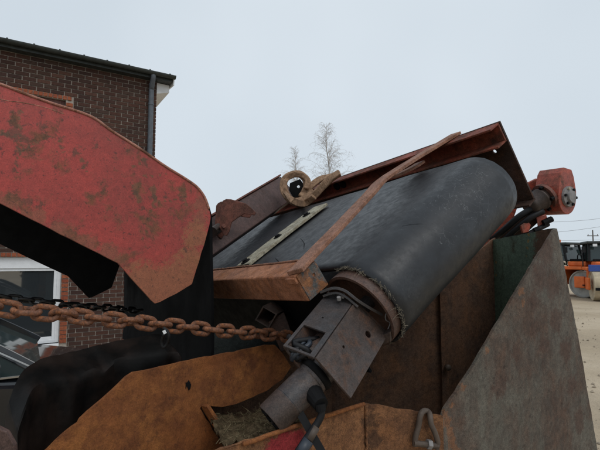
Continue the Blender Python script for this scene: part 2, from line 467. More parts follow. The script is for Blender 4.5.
web = t.math('MULTIPLY', t.ramp(v2.outputs['Distance'], .0, .022, 1, 0), t.blobs([(Q(-.10, .50, .10), .15), (Q(-.07, .62, .12), .10), (Q(.1, .45, .13), .07), (Q(-.12, .3, .05), .05)], .03, 18))
web = t.math('MULTIPLY', web, t.ramp(t.noise(60, 4, .7, off=8), .34, .54))
c = t.mix(t.math('MULTIPLY', web, .7), c, (.13, .135, .14))
dust = t.math('MULTIPLY', t.ramp(t.noise(4.5, 8, .72, off=12), .50, .70), t.ramp(t.noise(120, 4, .7, off=5), .35, .65))
c = t.mix(t.math('MULTIPLY', dust, .28), c, (.075, .078, .080))
c = t.mix(t.math('MULTIPLY', fine, .3), c, (.05, .05, .05))
dk = t.ramp(t.noise(24, 4, .6, off=40), .66, .70)
c = t.mix(t.math('MULTIPLY', dk, .7), c, (.004, .004, .005))
hh_ = t.math('ADD', t.math('MULTIPLY', t.noise(6, 3, .5), .6), t.math('MULTIPLY', t.noise(130, 4, .7), .10))
hh_ = t.math('SUBTRACT', hh_, t.math('MULTIPLY', s2, .08))
t.bump(hh_, .16, .010)
M_belt = t.done(c, t.ramp(t.noise(30, 6, .7), .3, .7, .36, .55), 0, .45)
# crumpled dark rubber skirt
t = NT('dark_rubber_skirt')
c = t.mix(t.ramp(t.noise(6, 6, .6), .4, .7), (.003, .0027, .0025), (.022, .014, .011))
t.bump(t.noise(38, 6, .65), .3, .004)
M_skirt = t.done(c, .6, 0, .16)
# brick: colour of its own for each brick
def brick_mat(name, cols):
    t = NT(name)
    oi = t.n.new('ShaderNodeObjectInfo'); at = t.n.new('ShaderNodeAttribute'); at.attribute_name = 'tone'
    fr = t.math('FRACT', t.math('ADD', oi.outputs['Random'], at.outputs['Fac']))
    r = t.n.new('ShaderNodeValToRGB'); r.color_ramp.interpolation = 'LINEAR'
    e = r.color_ramp.elements
    e[0].position = 0; e[0].color = (*cols[0], 1); e[1].position = 1; e[1].color = (*cols[-1], 1)
    for k, q in enumerate(cols[1:-1]):
        x = e.new((k + 1) / (len(cols) - 1)); x.color = (*q, 1)
    t.L(fr, r.inputs['Fac'])
    gp = t.n.new('ShaderNodeNewGeometry')
    nn = t.n.new('ShaderNodeTexNoise'); nn.inputs['Scale'].default_value = 35; nn.inputs['Detail'].default_value = 6; t.L(gp.outputs['Position'], nn.inputs['Vector'])
    c = t.mix(t.ramp(nn.outputs['Fac'], .42, .72, 0, .5), r.outputs['Color'], (.035, .018, .016))
    t.bump(nn.outputs['Fac'], .4, .004)
    return t.done(c, .85, 0, .25)
M_brick = brick_mat('dark_red_brick', [(.046, .023, .017), (.074, .033, .023), (.040, .022, .018), (.090, .043, .030), (.054, .028, .020), (.062, .037, .028)])
M_brick2 = brick_mat('bright_orange_brick', [(.27, .072, .034), (.31, .095, .045), (.24, .062, .032)])
M_mortar = plain('pale_mortar', (.35, .31, .27), rough=.95, spec=.1, var=.35, scale=9, bump=.4)
M_white = plain('white_window_plastic', (.74, .76, .78), rough=.35, spec=.4, var=.05)
M_roof = plain('dark_roof_metal', (.030, .036, .034), rough=.5, spec=.4, var=.3)
M_pipe = plain('slate_downpipe', (.085, .098, .115), rough=.5, spec=.4, var=.15)
t = NT('window_glass'); M_glass = t.done((.03, .036, .04), .03, 0, .8); t.b.inputs['IOR'].default_value = 2.1
t = NT('car_glass'); M_cglass = t.done((.030, .046, .046), .05, 0, .5); t.b.inputs['IOR'].default_value = 1.5
t = NT('black_car_paint'); M_paint = t.done((.010, .012, .015), .12, 0, .6)
t.b.inputs['Coat Weight'].default_value = .35; t.b.inputs['Coat Roughness'].default_value = .04
t = NT('chrome_trim'); M_chrome = t.done((.45, .46, .47), .2, 1.0, .5)
M_tyre = plain('tyre_rubber', (.02, .02, .02), rough=.85, spec=.2)
# ground
t = NT('sandy_yard')
c = t.mix(t.ramp(t.noise(.35, 6, .6), .35, .65), (.40, .32, .225), (.50, .41, .30))
c = t.mix(t.ramp(t.noise(1.1, 6, .65, vec=t.scaled((1, .25, 1)), off=5), .52, .68, 0, .55), c, (.33, .265, .19))
c = t.mix(t.ramp(t.noise(30, 5, .7, off=2), .55, .7, 0, .5), c, (.25, .20, .15))
t.bump(t.math('ADD', t.math('ADD', t.noise(2.2, 5, .6), t.math('MULTIPLY', t.noise(24, 4, .6), .3)), t.math('MULTIPLY', t.noise(1.6, 5, .6, vec=t.scaled((1.6, .22, 1)), off=3), .9)), .8, .08)
M_sand = t.done(c, .95, 0, .1)

# ------------------------------------------------------------------ ground
G = 40
V = []; F = []
xs = [-900, -300, -120] + [-40 + 4 * i for i in range(21)] + [120, 300, 900]
ys = [-900, -300, -100] + [-20 + 4 * i for i in range(26)] + [140, 300, 900]
for y in ys:
    for x in xs:
        z = .05 * mnoise.noise((x * .13, y * .13, 0)) if -30 < x < 45 and 8 < y < 90 else 0
        V.append((x, y, z - .02))
for j in range(len(ys) - 1):
    for i in range(len(xs) - 1):
        a = j * len(xs) + i
        F.append((a, a + 1, a + 1 + len(xs), a + len(xs)))
g = mesh('ground', V, F, M_sand, smooth=True); g['kind'] = 'structure'

# ------------------------------------------------------------------ brick building
HW = 5.40
def at_h(px, py, h):
    r = ray(px, py); return CAM + r * ((h - CAMH) / r.z)
EL = at_h(0, 47, HW); ER = at_h(157, 80, HW)
wd = Vector((ER.x - EL.x, ER.y - EL.y, 0)).normalized()       # along the wall to its right corner
wnrm = Vector((wd.y, -wd.x, 0))                                # outward
if wnrm.y > 0: wnrm = -wnrm
corner = Vector((ER.x, ER.y, 0))
def wall_sh(px, py):
    p = on(px, py, corner, wnrm)
    return (p - corner).dot(wd), p.z
def WP(s, h, o=0): return corner + wd * s + Vector((0, 0, h)) + wnrm * o
bld = thing('brick_building', 'dark brick building with black eave gutter behind the red hood', 'building', corner)
WLEFT = -5.2
# openings from the photo: window beside the hood, small opening under the eave
wx1, wz1 = wall_sh(62, 262); wx1b, wz0 = wall_sh(60, 343)
_, wz1 = wall_sh(30, 257)
WX0 = wx1 - 2.1
ox1, oz1 = wall_sh(66, 100)
OX0 = ox1 - 1.05
oz0 = oz1 - 1.2
op = [(WX0, wx1, wz0, wz1), (OX0, ox1, oz0, oz1)]
BL, BH, JT = .1985, .0585, .0145
# mortar wall with real openings
def rectw(s0, s1, h0, h1, o): return [WP(s0, h0, o), WP(s1, h0, o), WP(s1, h1, o), WP(s0, h1, o)]
wallv = g_plate(rectw(WLEFT, -.008, 0, HW, -.012), -wnrm * .25, [rectw(a, b, c, d, -.012) for a, b, c, d in op])
wall = mesh('wall', *wallv, M_mortar, bld)
# end wall (round the corner)
back = -wnrm
mesh('end_wall', *g_box(WP(-.012, 0, -.27), back * 7.5, -wd * .25, Vector((0, 0, HW))), M_brick, bld)
# individual bricks
trim_w = .11
CP = BH + JT
fix = []
for (a, b, c, d) in op:
    fix.append((a, b, c, d, .03 + math.ceil((d + .075 - .03) / CP) * CP - JT))
bv, bf = g_hex([Vector(q) for q in ((0, 0, 0), (1, 0, 0), (1, 1, 0), (0, 1, 0), (0, 0, 1), (1, 0, 1), (1, 1, 1), (0, 1, 1))])
def brick_mesh(name, l, h, d, m):
    me = bpy.data.meshes.new(name)
    bm = bmesh.new()
    vs = [bm.verts.new(wd * (v.x * l) + wnrm * (v.y * d - .016) + Vector((0, 0, v.z * h))) for v in bv]
    for q in bf: bm.faces.new([vs[i] for i in q])
    bmesh.ops.recalc_face_normals(bm, faces=bm.faces)
    bm.to_mesh(me); bm.free(); me.materials.append(m); return me
me_full = brick_mesh('brick', BL, BH, .02, M_brick)
me_half = brick_mesh('brick', (BL - JT) / 2, BH, .02, M_brick)
cells = []
row = 0; h = .03
while h + BH < HW - .02:
    s = -.004 - BL - (0 if row % 2 else 0)
    first = True
    edge = -.002
    while edge > WLEFT:
        l = BL
        if first and row % 2: l = (BL - JT) / 2
        first = False
        cells.append((edge - l, edge, h)); edge -= l + JT
    h += BH + JT; row += 1
def clipped(s0, s1, h):
    segs = [(s0, s1)]
    for (a, b, c, d) in op:
        tw = trim_w + JT
        lt = [q[4] for q in fix if q[0] == a][0]
        if h + BH > c - .01 and h < lt - .005:
            out = []
            for x0, x1 in segs:
                if x1 <= a - tw or x0 >= b + tw: out.append((x0, x1)); continue
                if x0 < a - tw - .008: out.append((x0, a - tw))
                if x1 > b + tw + .008: out.append((b + tw, x1))
            segs = out
    return segs
toplineP = [(0, 84), (22, 93), (90, 116), (139, 148), (157, 160)]
def topline(x):
    for (a, b), (c, d) in zip(toplineP, toplineP[1:]):
        if a <= x <= c: return b + (d - b) * (x - a) / (c - a)
    return 0
cand = []
for s0, s1, hh in cells:
    for a, b in clipped(s0, s1, hh):
        px, py, z = proj(WP((a + b) / 2, hh + BH / 2))
        vis = (-4 < px < 160 and 40 < py < topline(min(max(px, 0), 156)) + 3) or (60 < px < 116 and 262 < py < 350) or (-4 < px < 62 and 245 < py < 262)
        cand.append((0 if vis else 1, z, a, b, hh))
cand.sort()
joined = ([], [], [])
for k, (nv, z, a, b, hh) in enumerate(cand):
    if k < 270 and nv == 0:
        l = b - a
        if abs(l - BL) < .004: me = me_full
        elif abs(l - (BL - JT) / 2) < .004: me = me_half
        else: me = brick_mesh('brick', l, BH, .02, M_brick)
        o = bpy.data.objects.new('brick', me); o.parent = wall
        o.location = WP(a, hh, rnd.uniform(-.002, .003)); link(o)
    else:
        off = rnd.uniform(-.002, .003); n0 = len(joined[0])
        joined[0].extend([WP(a, hh, off) + wd * (v.x * (b - a)) + wnrm * (v.y * .02 - .016) + Vector((0, 0, v.z * BH)) for v in bv])
        joined[1].extend([tuple(i + n0 for i in q) for q in bf]); joined[2].extend([rnd.random()] * 6)
jb = mesh('brick_courses', joined[0], joined[1], M_brick, wall)
jb['kind'] = 'stuff'
atr = jb.data.attributes.new('tone', 'FLOAT', 'FACE'); atr.data.foreach_set('value', joined[2])
# bright soldier bricks round the two openings
def soldier(s0, s1, h0, h1):
    me = brick_mesh('trim_brick', s1 - s0, h1 - h0, .026, M_brick2)
    o = bpy.data.objects.new('trim_brick', me); o.parent = wall; o.location = WP(s0, h0); link(o)
for (a, b, c, d) in op:
    hh = c - .0
    while hh + BH < d + .001:
        soldier(b + .006, b + trim_w, hh, hh + BH); soldier(a - trim_w, a - .006, hh, hh + BH); hh += BH + JT
    s = a - trim_w
    while s + .06 < b + trim_w + .03:
        soldier(s, s + .062, d + .006, [q[4] for q in fix if q[0] == a][0]); s += .074
# main window: frame, roller box, panes
def window(a, b, c, d, name, panes, M_white=M_white):
    w = mesh(name, *g_join([g_box(WP(a + .003, c + .003, -.16), wd * .06, wnrm * .09, Vector((0, 0, d - c - .006))),
                            g_box(WP(b - .063, c + .003, -.16), wd * .06, wnrm * .09, Vector((0, 0, d - c - .006))),
                            g_box(WP(a + .063, c + .003, -.16), wd * (b - a - .126), wnrm * .088, Vector((0, 0, .06)))]), M_white, bld, bevel=.004)
    mesh('roller_box', *g_box(WP(a + .063, d - .19, -.16), wd * (b - a - .126), wnrm * .10, Vector((0, 0, .185))), M_white, w, bevel=.004)
    L = (b - a - .126) / panes
    for i in range(panes):
        x0 = a + .063 + i * L; x1 = x0 + L
        if i: mesh('mullion', *g_box(WP(x0 - .05, c + .063, -.159), wd * .1, wnrm * .086, Vector((0, 0, d - c - .254))), M_white, w, bevel=.004)
        y0, y1 = c + .063, d - .191
        l0 = x0 + (.05 if i else 0); l1 = x1 - (.05 if i < panes - 1 else 0)
        fr = g_join([g_box(WP(l0, y0, -.15), wd * .045, wnrm * .07, Vector((0, 0, y1 - y0))), g_box(WP(l1 - .045, y0, -.15), wd * .045, wnrm * .07, Vector((0, 0, y1 - y0))),
                     g_box(WP(l0 + .045, y0, -.15), wd * (l1 - l0 - .09), wnrm * .068, Vector((0, 0, .045))), g_box(WP(l0 + .045, y1 - .045, -.15), wd * (l1 - l0 - .09), wnrm * .068, Vector((0, 0, .045)))])
        mesh('sash', *fr, M_white, w, bevel=.005)
        mesh('pane', *g_box(WP(l0 + .04, y0 + .04, -.12), wd * (l1 - l0 - .08), wnrm * .012, Vector((0, 0, y1 - y0 - .08))), M_glass, w)
    mesh('sill', *g_box(WP(a + .004, c - .045, -.1), wd * (b - a - .008), wnrm * .16, Vector((0, 0, .045))), M_white, w, bevel=.004)
    # flat black sheet painted in place of the unlit room behind the glass
    mesh('dark_room_sheet', *g_box(WP(a - .05, c - .05, -1.2), wd * (b - a + .1), wnrm * .02, Vector((0, 0, d - c + .1))), M_dark, w)
window(*op[0], 'window', 2)
window(*op[1], 'upper_window', 1, plain('brown_window_frame', (.10, .035, .025), rough=.5))
# eave: gutter, fascia, roof, downpipe, white verge box
ev = .24
roof_v = []
R0, R1 = WLEFT - .2, .30
ridge = 4.0
slope = math.tan(math.radians(5))
rf = g_hex([WP(R0, HW + .03, ev - .06), WP(R1, HW + .03, ev - .06), WP(R1, HW + .03 + (ridge + ev) * slope, -ridge), WP(R0, HW + .03 + (ridge + ev) * slope, -ridge),
            WP(R0, HW + .08, ev - .06), WP(R1, HW + .08, ev - .06), WP(R1, HW + .08 + (ridge + ev) * slope, -ridge), WP(R0, HW + .08 + (ridge + ev) * slope, -ridge)])
rf2 = g_hex([WP(R0, HW + .03, -2 * ridge - ev), WP(R1, HW + .03, -2 * ridge - ev), WP(R1, HW + .03 + (ridge + ev) * slope, -ridge - .002), WP(R0, HW + .03 + (ridge + ev) * slope, -ridge - .002),
             WP(R0, HW + .08, -2 * ridge - ev), WP(R1, HW + .08, -2 * ridge - ev), WP(R1, HW + .08 + (ridge + ev) * slope, -ridge - .002), WP(R0, HW + .08 + (ridge + ev) * slope, -ridge - .002)])
roof = mesh('roof', *g_join([rf, rf2]), M_roof, bld)
s = R1 - .1
while s > R0:
    mesh('roof_seam', *g_hex([WP(s - .018, HW + .075, ev - .03), WP(s + .018, HW + .075, ev - .03), WP(s + .018, HW + .075 + (ridge + ev) * slope, -ridge), WP(s - .018, HW + .075 + (ridge + ev) * slope, -ridge),
                              WP(s - .012, HW + .100, ev - .03), WP(s + .012, HW + .100, ev - .03), WP(s + .012, HW + .100 + (ridge + ev) * slope, -ridge), WP(s - .012, HW + .100 + (ridge + ev) * slope, -ridge)]), M_roof, roof)
    s -= .38
gp = [(math.cos(a) * .06, math.sin(a) * .06) for a in [math.pi + math.pi * i / 10 for i in range(11)]]
gv = []; gf = []
loop = [(x, y + .0) for x, y in gp] + [(x * .93, y * .93) for x, y in reversed(gp)]
for s in (R0, R1):
    for x, y in loop: gv.append(WP(s, HW + .055 + y, ev - .02 + x))
n = len(loop)
for i in range(n):
    j = (i + 1) % n; gf.append((i, j, n + j, n + i))
gf += [tuple(range(11)) , tuple(range(n, n + 11))]
mesh('gutter', gv, gf, M_roof, bld, smooth=False)
mesh('fascia', *g_box(WP(R0, HW - .045, .004), wd * (-R0 + .25), wnrm * (ev - .085), Vector((0, 0, .072))), M_roof, bld)
# white verge boxing past the corner
mesh('verge_soffit', *g_join([g_hex([WP(.004, HW - .27, -.02), WP(.25, HW - .20, -.02), WP(.25, HW - .20, -1.0), WP(.004, HW - .27, -1.0), WP(.004, HW - .05, -.02), WP(.25, HW - .05, -.02), WP(.25, HW - .05, -1.0), WP(.004, HW - .05, -1.0)])]), M_white, bld, bevel=.004)
mesh('verge_board', *g_hex([WP(.275, HW - .10, .16), WP(.298, HW - .10, .16), WP(.298, HW - .10 + ridge * slope, -ridge), WP(.275, HW - .10 + ridge * slope, -ridge), WP(.275, HW + .028, .16), WP(.298, HW + .028, .16), WP(.298, HW + .028 + ridge * slope, -ridge), WP(.275, HW + .028 + ridge * slope, -ridge)]), M_white, bld)
ps, _ = wall_sh(150, 110)
dp = mesh('downpipe', *g_tube(catmull([WP(ps, HW + .02, ev - .04), WP(ps, HW - .06, ev - .05), WP(ps, HW - .22, .085), WP(ps, HW - .36, .07), WP(ps, 2.4, .07), WP(ps, .1, .07)], 5), .048, 14), M_pipe, bld, smooth=True)
for hh in (HW - .55, 3.2, 1.6):
    mesh('pipe_clip', *g_lathe(WP(ps, hh, .07), Vector((0, 0, 1)), [(0, .05), (.03, .05), (.03, .055), (0, .055)], 16), M_pipe, dp)

# ------------------------------------------------------------------ parked black car
def build_car():
    org = W(40, 372, 3.45); org.z = 0
    fx = wd.copy(); fy = Vector((-fx.y, fx.x, 0))   # fx = towards the bonnet, along the wall
    def K(x, y, z): return org + fx * x + fy * y + Vector((0, 0, z))
    car = thing('parked_car', 'black parked car with chrome trim below the brick building window', 'car', K(0, .9, 0))
    # body side profile (x forward, 0 = foot of windscreen), lofted across the width
    low = [(-3.0, .50), (-2.98, .75), (-2.85, .98), (-2.2, 1.02), (-1.2, 1.00), (-.3, .985), (.0, .955), (.45, .86), (.9, .77), (1.25, .66), (1.36, .48), (1.28, .24), (-2.9, .24)]
    secs = [(0.0, .955, .02), (.06, .985, .0), (.3, 1.0, 0), (.9, 1.012, 0), (1.5, 1.0, 0), (1.74, .985, 0), (1.8, .955, .02)]
    V = []; F = []
    n = len(low)
    for y, k, ins in secs:
        for x, z in low: V.append(K(-.8 + (x + .8) * (1 - ins), y, .24 + (z - .24) * k))
    for i in range(len(secs) - 1):
        for j in range(n):
            l = (j + 1) % n; F.append((i * n + j, i * n + l, (i + 1) * n + l, (i + 1) * n + j))
    F += [tuple(range(n)), tuple(range((len(secs) - 1) * n, len(secs) * n))]
    body = mesh('body', V, F, M_paint, car, bevel=.03)
    for p in body.data.polygons: p.use_smooth = False
    roofp = [(-2.35, 1.01), (-1.75, 1.36), (-1.2, 1.43), (-.85, 1.42), (-.55, 1.33), (.02, .985)]
    def cab(inset, lift=0):
        V = []; F = []
        for y, a in ((.05, 0), (.26, 1), (.9, 1.02), (1.54, 1), (1.75, 0)):
            for x, z in roofp:
                tz = (z - .98)
                yy = y if a else (y + (tz * .42 if y < .9 else -tz * .42))
                yy = (yy - .9) * (1 - inset) + .9
                V.append(K(x, yy, .98 + tz * (1 if a else .97) * (a if a else 1) + lift))
        m = len(roofp)
        for i in range(4):
            for j in range(m - 1): F.append((i * m + j, i * m + j + 1, (i + 1) * m + j + 1, (i + 1) * m + j))
        F += [tuple(range(m)), tuple(range(4 * m, 5 * m))]
        F += [(0, m, 2 * m, 3 * m, 4 * m), (m - 1, 2 * m - 1, 3 * m - 1, 4 * m - 1, 5 * m - 1)]
        return V, F
    mesh('cabin_glass', *cab(0), M_cglass, car, smooth=False)
    def side(y):  # pillars and roof rail lie just proud of the glass
        sgn = 1 if y < .9 else -1
        def S(x, z, o=.012): return K(x, y + sgn * ((z - .98) * .42 - o), z)
        rail = [S(x, z) for x, z in [(.04, .985), (-.5, 1.315), (-.85, 1.385), (-1.2, 1.40), (-1.75, 1.335), (-2.35, 1.01)]]
        o = mesh('roof_rail', *g_strap(catmull(rail, 4), fy * -sgn, .075, .02), M_paint, car, bevel=.006)
        mesh('pillar', *g_strap([S(-1.05, 1.39), S(-1.08, .985)], fy * -sgn, .09, .016), M_paint, car)
        mesh('chrome_trim', *g_strap(catmull([S(.02, 1.0, .025), S(-.5, 1.285, .03), S(-.87, 1.352, .03), S(-1.2, 1.365, .03)], 5), fy * -sgn, .012, .010), M_chrome, car)
        mesh('belt_trim', *g_strap([K(.0, y - sgn * .012, .985), K(-2.2, y - sgn * .012, 1.0)], fy * -sgn, .012, .02), M_chrome, car)
        mesh('door_trim', *g_strap([K(.3, y - sgn * .012, .76), K(-2.2, y - sgn * .012, .78)], fy * -sgn, .008, .02), M_chrome, car)
        mm = mesh('mirror', *g_join([g_cbox(K(-.32, y - sgn * .13, 1.04), .12, .2, .14, (fx, fy, Vector((0, 0, 1)))), g_cbox(K(-.30, y - sgn * .02, .995), .07, .1, .04, (fx, fy, Vector((0, 0, 1))))]), M_paint, car, bevel=.03)
        for wx in (.62, -2.15):
            wv = g_lathe(K(wx, y + sgn * .0, .33), fy * sgn, [(0, .0), (0, .30), (.03, .33), (.18, .33), (.2, .29), (.2, 0)], 28, closed=False)
            wh = mesh('wheel', *wv, M_tyre, car, smooth=True)
            mesh('rim', *g_lathe(K(wx, y - sgn * .004, .33), fy * sgn, [(0, .02), (-.012, .05), (.002, .21), (.02, .22)], 24, closed=False), M_chrome, wh)
    side(0.05); side(1.75)
    for y in (.25, 1.55):
        mesh('headlight', *g_cbox(K(1.33, y, .66), .06, .3, .11, (fx, fy, Vector((0, 0, 1)))), M_chrome, car, bevel=.02)
build_car()

# ------------------------------------------------------------------ red hood
hood = thing('steel_hood', 'red rust-stained steel hood with rounded nose in front of the brick building', 'steel hood', Vector((H0.x, H0.y, 0)))
HLEN = 1.35
ol = [(-150, 28), (-60, 63), (0, 84), (22, 92.5), (48, 102), (90, 116), (112, 131), (139, 148), (165, 166), (186, 179), (197, 187), (204.5, 197), (209, 209), (210.5, 219), (206, 238), (192, 284), (184, 289), (160, 302), (155, 303.5), (151, 300), (118, 263), (60, 234), (0, 203), (-150, 127)]
olw = catmull([HP(x, y) for x, y in ol[:15]], 4) + [HP(x, y) for x, y in ol[15:]]
mesh('near_side_plate', *g_plate(jag(olw, .0007, .025, HN, seed=3), HN * .010), M_hood, hood, bevel=.0015)
mesh('far_side_plate', *g_plate([p + HN * HLEN for p in olw], HN * .010), M_dark, hood)
mesh('far_outer_skin', *g_plate([p + HN * (HLEN + .0105) for p in olw], HN * .004), M_hood, hood)
M_rim = steel('worn_light_edge', (.36, .17, .12), (.30, .12, .085), (.20, .09, .05), (.12, .06, .04), amount=.35, sc1=12, sc2=20, pits=.2, seed=33)
mesh('edge_bead', *g_tube(catmull([HP(x, y) - HN * .0005 for x, y in ol[:13]], 5), .0042, 8), M_rim, hood, smooth=True)
mesh('crease_weld', *g_tube(catmull([HP(x, y) + HN * .0006 for x, y in ((-60, 80), (0, 99), (22, 102.5), (45, 107.5), (64, 114))], 5), .0016, 6), M_rim, hood, smooth=True)
# wrapper: along the top, round the nose and straight down behind the tooth
path = [(-150, 29), (-60, 64), (0, 85), (22, 93.5), (48, 103), (90, 117), (112, 132), (139, 149), (165, 167), (186, 180), (197, 188), (204.5, 198), (208.5, 209), (210.5, 220), (211, 250), (212, 290), (212.5, 325), (212.5, 350), (211, 376)]
pw = catmull([HP(x, y) for x, y in path], 4)
V = []; F = []
N = len(pw)
for k, d in enumerate((.010, HLEN)):
    for i, p in enumerate(pw):
        tt = (pw[min(i + 1, N - 1)] - pw[max(i - 1, 0)]).normalized()
        nn = tt.cross(HN).normalized()
        if nn.dot(H0 - p) < 0 and i < 40: nn = -nn
        V += [p + HN * d, p + HN * d + nn * .010]
for i in range(N - 1):
    a, b = 2 * i, 2 * i + 2; c, d = 2 * N + a, 2 * N + b
    F += [(a, b, d, c), (a + 1, c + 1, d + 1, b + 1), (a, a + 1, b + 1, b), (c, d, d + 1, c + 1)]
F += [(0, 2 * N, 2 * N + 1, 1), (2 * N - 2, 2 * N - 1, 4 * N - 1, 4 * N - 2)]
nose = mesh('nose_wrapper', V, F, M_nose, hood)
mesh('inner_rib', *g_plate([HP(x, y) + HN * .6 for x, y in [(-150, 60), (0, 100), (100, 135), (185, 190), (190, 210), (100, 185), (0, 150), (-150, 100)]], HN * .012), M_dark, hood)

# ------------------------------------------------------------------ container (skip)
Z = Vector((0, 0, 1))
base = W(400, 412, 1.45); base.z = 0
skip = thing('rusty_skip', 'open rusty steel skip holding the tipped belt conveyor', 'skip container', base)
def down(p, z=0.): return Vector((p.x, p.y, z))
def vplane(a, b):
    d = (b - a); n = Vector((d.y, -d.x, 0)).normalized()
    if n.y > 0: n = -n
    return n
# front panels
f0, f1, f2 = W(239, 444, .95), W(365, 403.5, 1.22), W(443, 416, 1.27)
fm = f0 + (f0 - f1) * .6
fm = W(185, 462, .88)
n1 = vplane(f0, f1); n2 = vplane(f1, f2)
mesh('front_panel', *g_plate(jag([fm, f0, f1], .0012, .02, n1, False, 5) + [down(f1), down(fm)], -n1 * .008), M_front, skip)
mesh('front_panel', *g_plate(jag([f1 + Vector((.001, 0, 0)), f2], .0012, .02, n2, False, 6) + [down(f2), down(f1) + Vector((.001, 0, 0))], -n2 * .008), M_front, skip)
mesh('rim_rod', *g_tube(jag([W(243, 444, .945), W(300, 424.5, 1.06), W(364, 404, 1.207)], .0007, .03, n1, False, 2), .0055, 8), M_orange, skip, smooth=True)
# raised side wall on the right
c0 = f2; c1 = W(555.5, 229, 1.75)
nc = vplane(c0, c1)
sidep = [(443, 416), (445, 409), (451, 400), (457, 392), (484, 348), (504, 313.5), (525, 278), (548, 240), (554, 230), (557, 228.5), (563, 259), (578, 335), (597, 447), (615, 560)]
sw = [on(x, y, c0, nc) for x, y in sidep]
sw2 = jag(sw, .0016, .025, nc, False, 9) + [down(sw[-1]), down(c0)]
mesh('side_wall', *g_plate(sw2, -nc * .010), M_side, skip)
cj = c0 + nc * .002

mesh('seam_weld', *g_tube(jag([f1 + n1 * .004 + Z * -.004, down(f1, .3) + n1 * .004], .0012, .012, Vector((0, 1, 0)), False, 15), .0045, 6), M_front, skip, smooth=True)
# back and inner walls
d0 = on(557, 228, c0, nc) - nc * .014; d1 = W(494, 239.5, 2.2); d2 = W(440, 282, 2.02); d3 = W(330, 338, 1.85); d4 = W(214, 331, 1.66)
def panel(name, a, b, m, zb=.35, sd=0):
    n = vplane(a, b)
    mesh(name, *g_plate(jag([a, b], .0012, .03, n, False, sd) + [down(b, zb), down(a, zb)], -n * .01), m, skip)
panel('back_wall', d0, d1 + (d1 - d0).normalized() * .03, M_green, sd=1)
panel('inner_wall', d1 + (d1 - d2).normalized() * .02 + Vector((0, .012, 0)), d2, M_inner, sd=2)
panel('inner_wall', d2 + Vector((0, -.004, 0)), d3, M_inner, sd=3)
M_mid = steel('grey_green_sheet', (.050, .060, .058), (.036, .042, .042), (.05, .035, .025), (.03, .022, .018), amount=.25, sc1=5, sc2=9, rough=.5, spec=.4, seed=25)
panel('inner_wall', d3 + Vector((-.003, 0, 0)), d4, M_mid, sd=4)
knob_p = W(446, 366, 1.96)
mesh('knob', *g_lathe(knob_p, Vector((0, -1, 0)), [(0, .008), (.02, .008), (.022, .013), (.030, .014), (.036, .008), (.037, 0)], 14, closed=False), M_lash, skip, smooth=True)
mesh('added_corner_bar', *g_box(down(d2, .36) + Vector((-.012, -.035, 0)), Vector((.03, 0, 0)), Vector((0, .026, 0)), Z * (d2.z - .40)), M_inner, skip)  # added bar, makes the tone edge between the two inner walls visible
mesh('skip_floor', *g_plate([down(fm, .3) + Vector((.05, .08, 0)), down(f1, .3) + Vector((0, .02, 0)), down(f2, .3) + Vector((-.02, .02, 0)), down(sw[-2], .3) + Vector((-.03, 0, 0)), down(d1, .3), down(d2, .3), down(d3, .3), down(d4, .3)], Z * .02), M_inner, skip)
# orange end plate, left
b0 = W(130, 373, 1.15); b1 = W(275, 345, 1.5)
nb = vplane(b0, b1)
def BP(x, y, o=0): return on(x, y, b0, nb) + nb * o
endp = [(-40, 528), (38, 457), (72, 427), (78, 423), (80, 419), (104, 398), (126, 377), (133, 372.5), (200, 358), (240, 350.5), (266, 345), (275, 345), (283, 354), (291, 367), (283, 379), (268, 390), (248, 399), (236, 404), (222, 407), (210, 406), (203, 405), (200, 408), (206, 419), (222, 444), (235, 470), (240, 540)]
bw = [BP(x, y) for x, y in endp]
mesh('end_plate', *g_plate(jag(bw, .0010, .02, nb, True, 12), -nb * .009), M_orange, skip)
bk = [(-20, 540), (120, 420), (200, 380), (262, 352), (300, 352), (345, 345), (345, 540)]
mesh('backing_plate', *g_plate([BP(x, y) - nb * .07 for x, y in bk], -nb * .008), M_inner, skip)
mesh('ledge_bar', *g_strap([BP(202, 404, .012), BP(213, 424, .028), BP(226, 447, .05)], nb, .010, .05), M_orange, skip, bevel=.001)
hv = circ(BP(188, 385, .001), (b1 - b0).normalized(), Z, .009, 9)
mesh('scar', *g_plate([p + (Z * rnd.uniform(-.007, .007)) for p in hv], nb * .0015), M_dark, skip)

# straw caught in the pocket
V = []; F = []
nx, ny = 70, 60
def PK(a, b):   # pocket floor between the end plate and the front rim
    return W(207 + a * 95, 413 + 7 * math.sin(a * 4.2) - a * 14, 1.39) * (1 - b) + W(226 + a * 80, 449 - a * 22, .965 + a * .12) * b
for j in range(ny + 1):
    for i in range(nx + 1):
        p = PK(i / nx, j / ny)
        V.append(p + Z * (.016 * mnoise.noise(p * 20) + .012 * mnoise.noise(p * 60) + .006 * mnoise.noise(p * 170)))
for j in range(ny):
    for i in range(nx):
        a = j * (nx + 1) + i; F.append((a, a + 1, a + nx + 2, a + nx + 1))
R = random.Random(5)
SV, SF = [], []
for k in range(360):
    p = PK(R.random(), R.random()) + Z * (R.random() * .014 + .002)
    d = Vector((R.gauss(0, 1), R.gauss(0, 1), R.gauss(0, .45))).normalized() * R.choice([.004, .006, .010, .022]) * R.uniform(.6, 1.3)
    s, q = perp(d); r = R.uniform(.0003, .0008)
    n0 = len(SV)
    for e in (p - d, p + d):
        SV += [e + s * r, e + q * r, e - s * r * .9 - q * r * .9]
    SF += [(n0, n0 + 1, n0 + 4, n0 + 3), (n0 + 1, n0 + 2, n0 + 5, n0 + 4), (n0 + 2, n0, n0 + 3, n0 + 5)]
st = mesh('straw', *g_join([(SV, SF)]), M_straw)
st['kind'] = 'stuff'; top(st, 'dry straw and dirt caught in the pocket below the drum motor', 'straw')
dt = mesh('dirt', V, F, M_dirt, smooth=True)
dt['kind'] = 'stuff'; top(dt, 'brown dirt under the straw in the skip pocket', 'dirt')

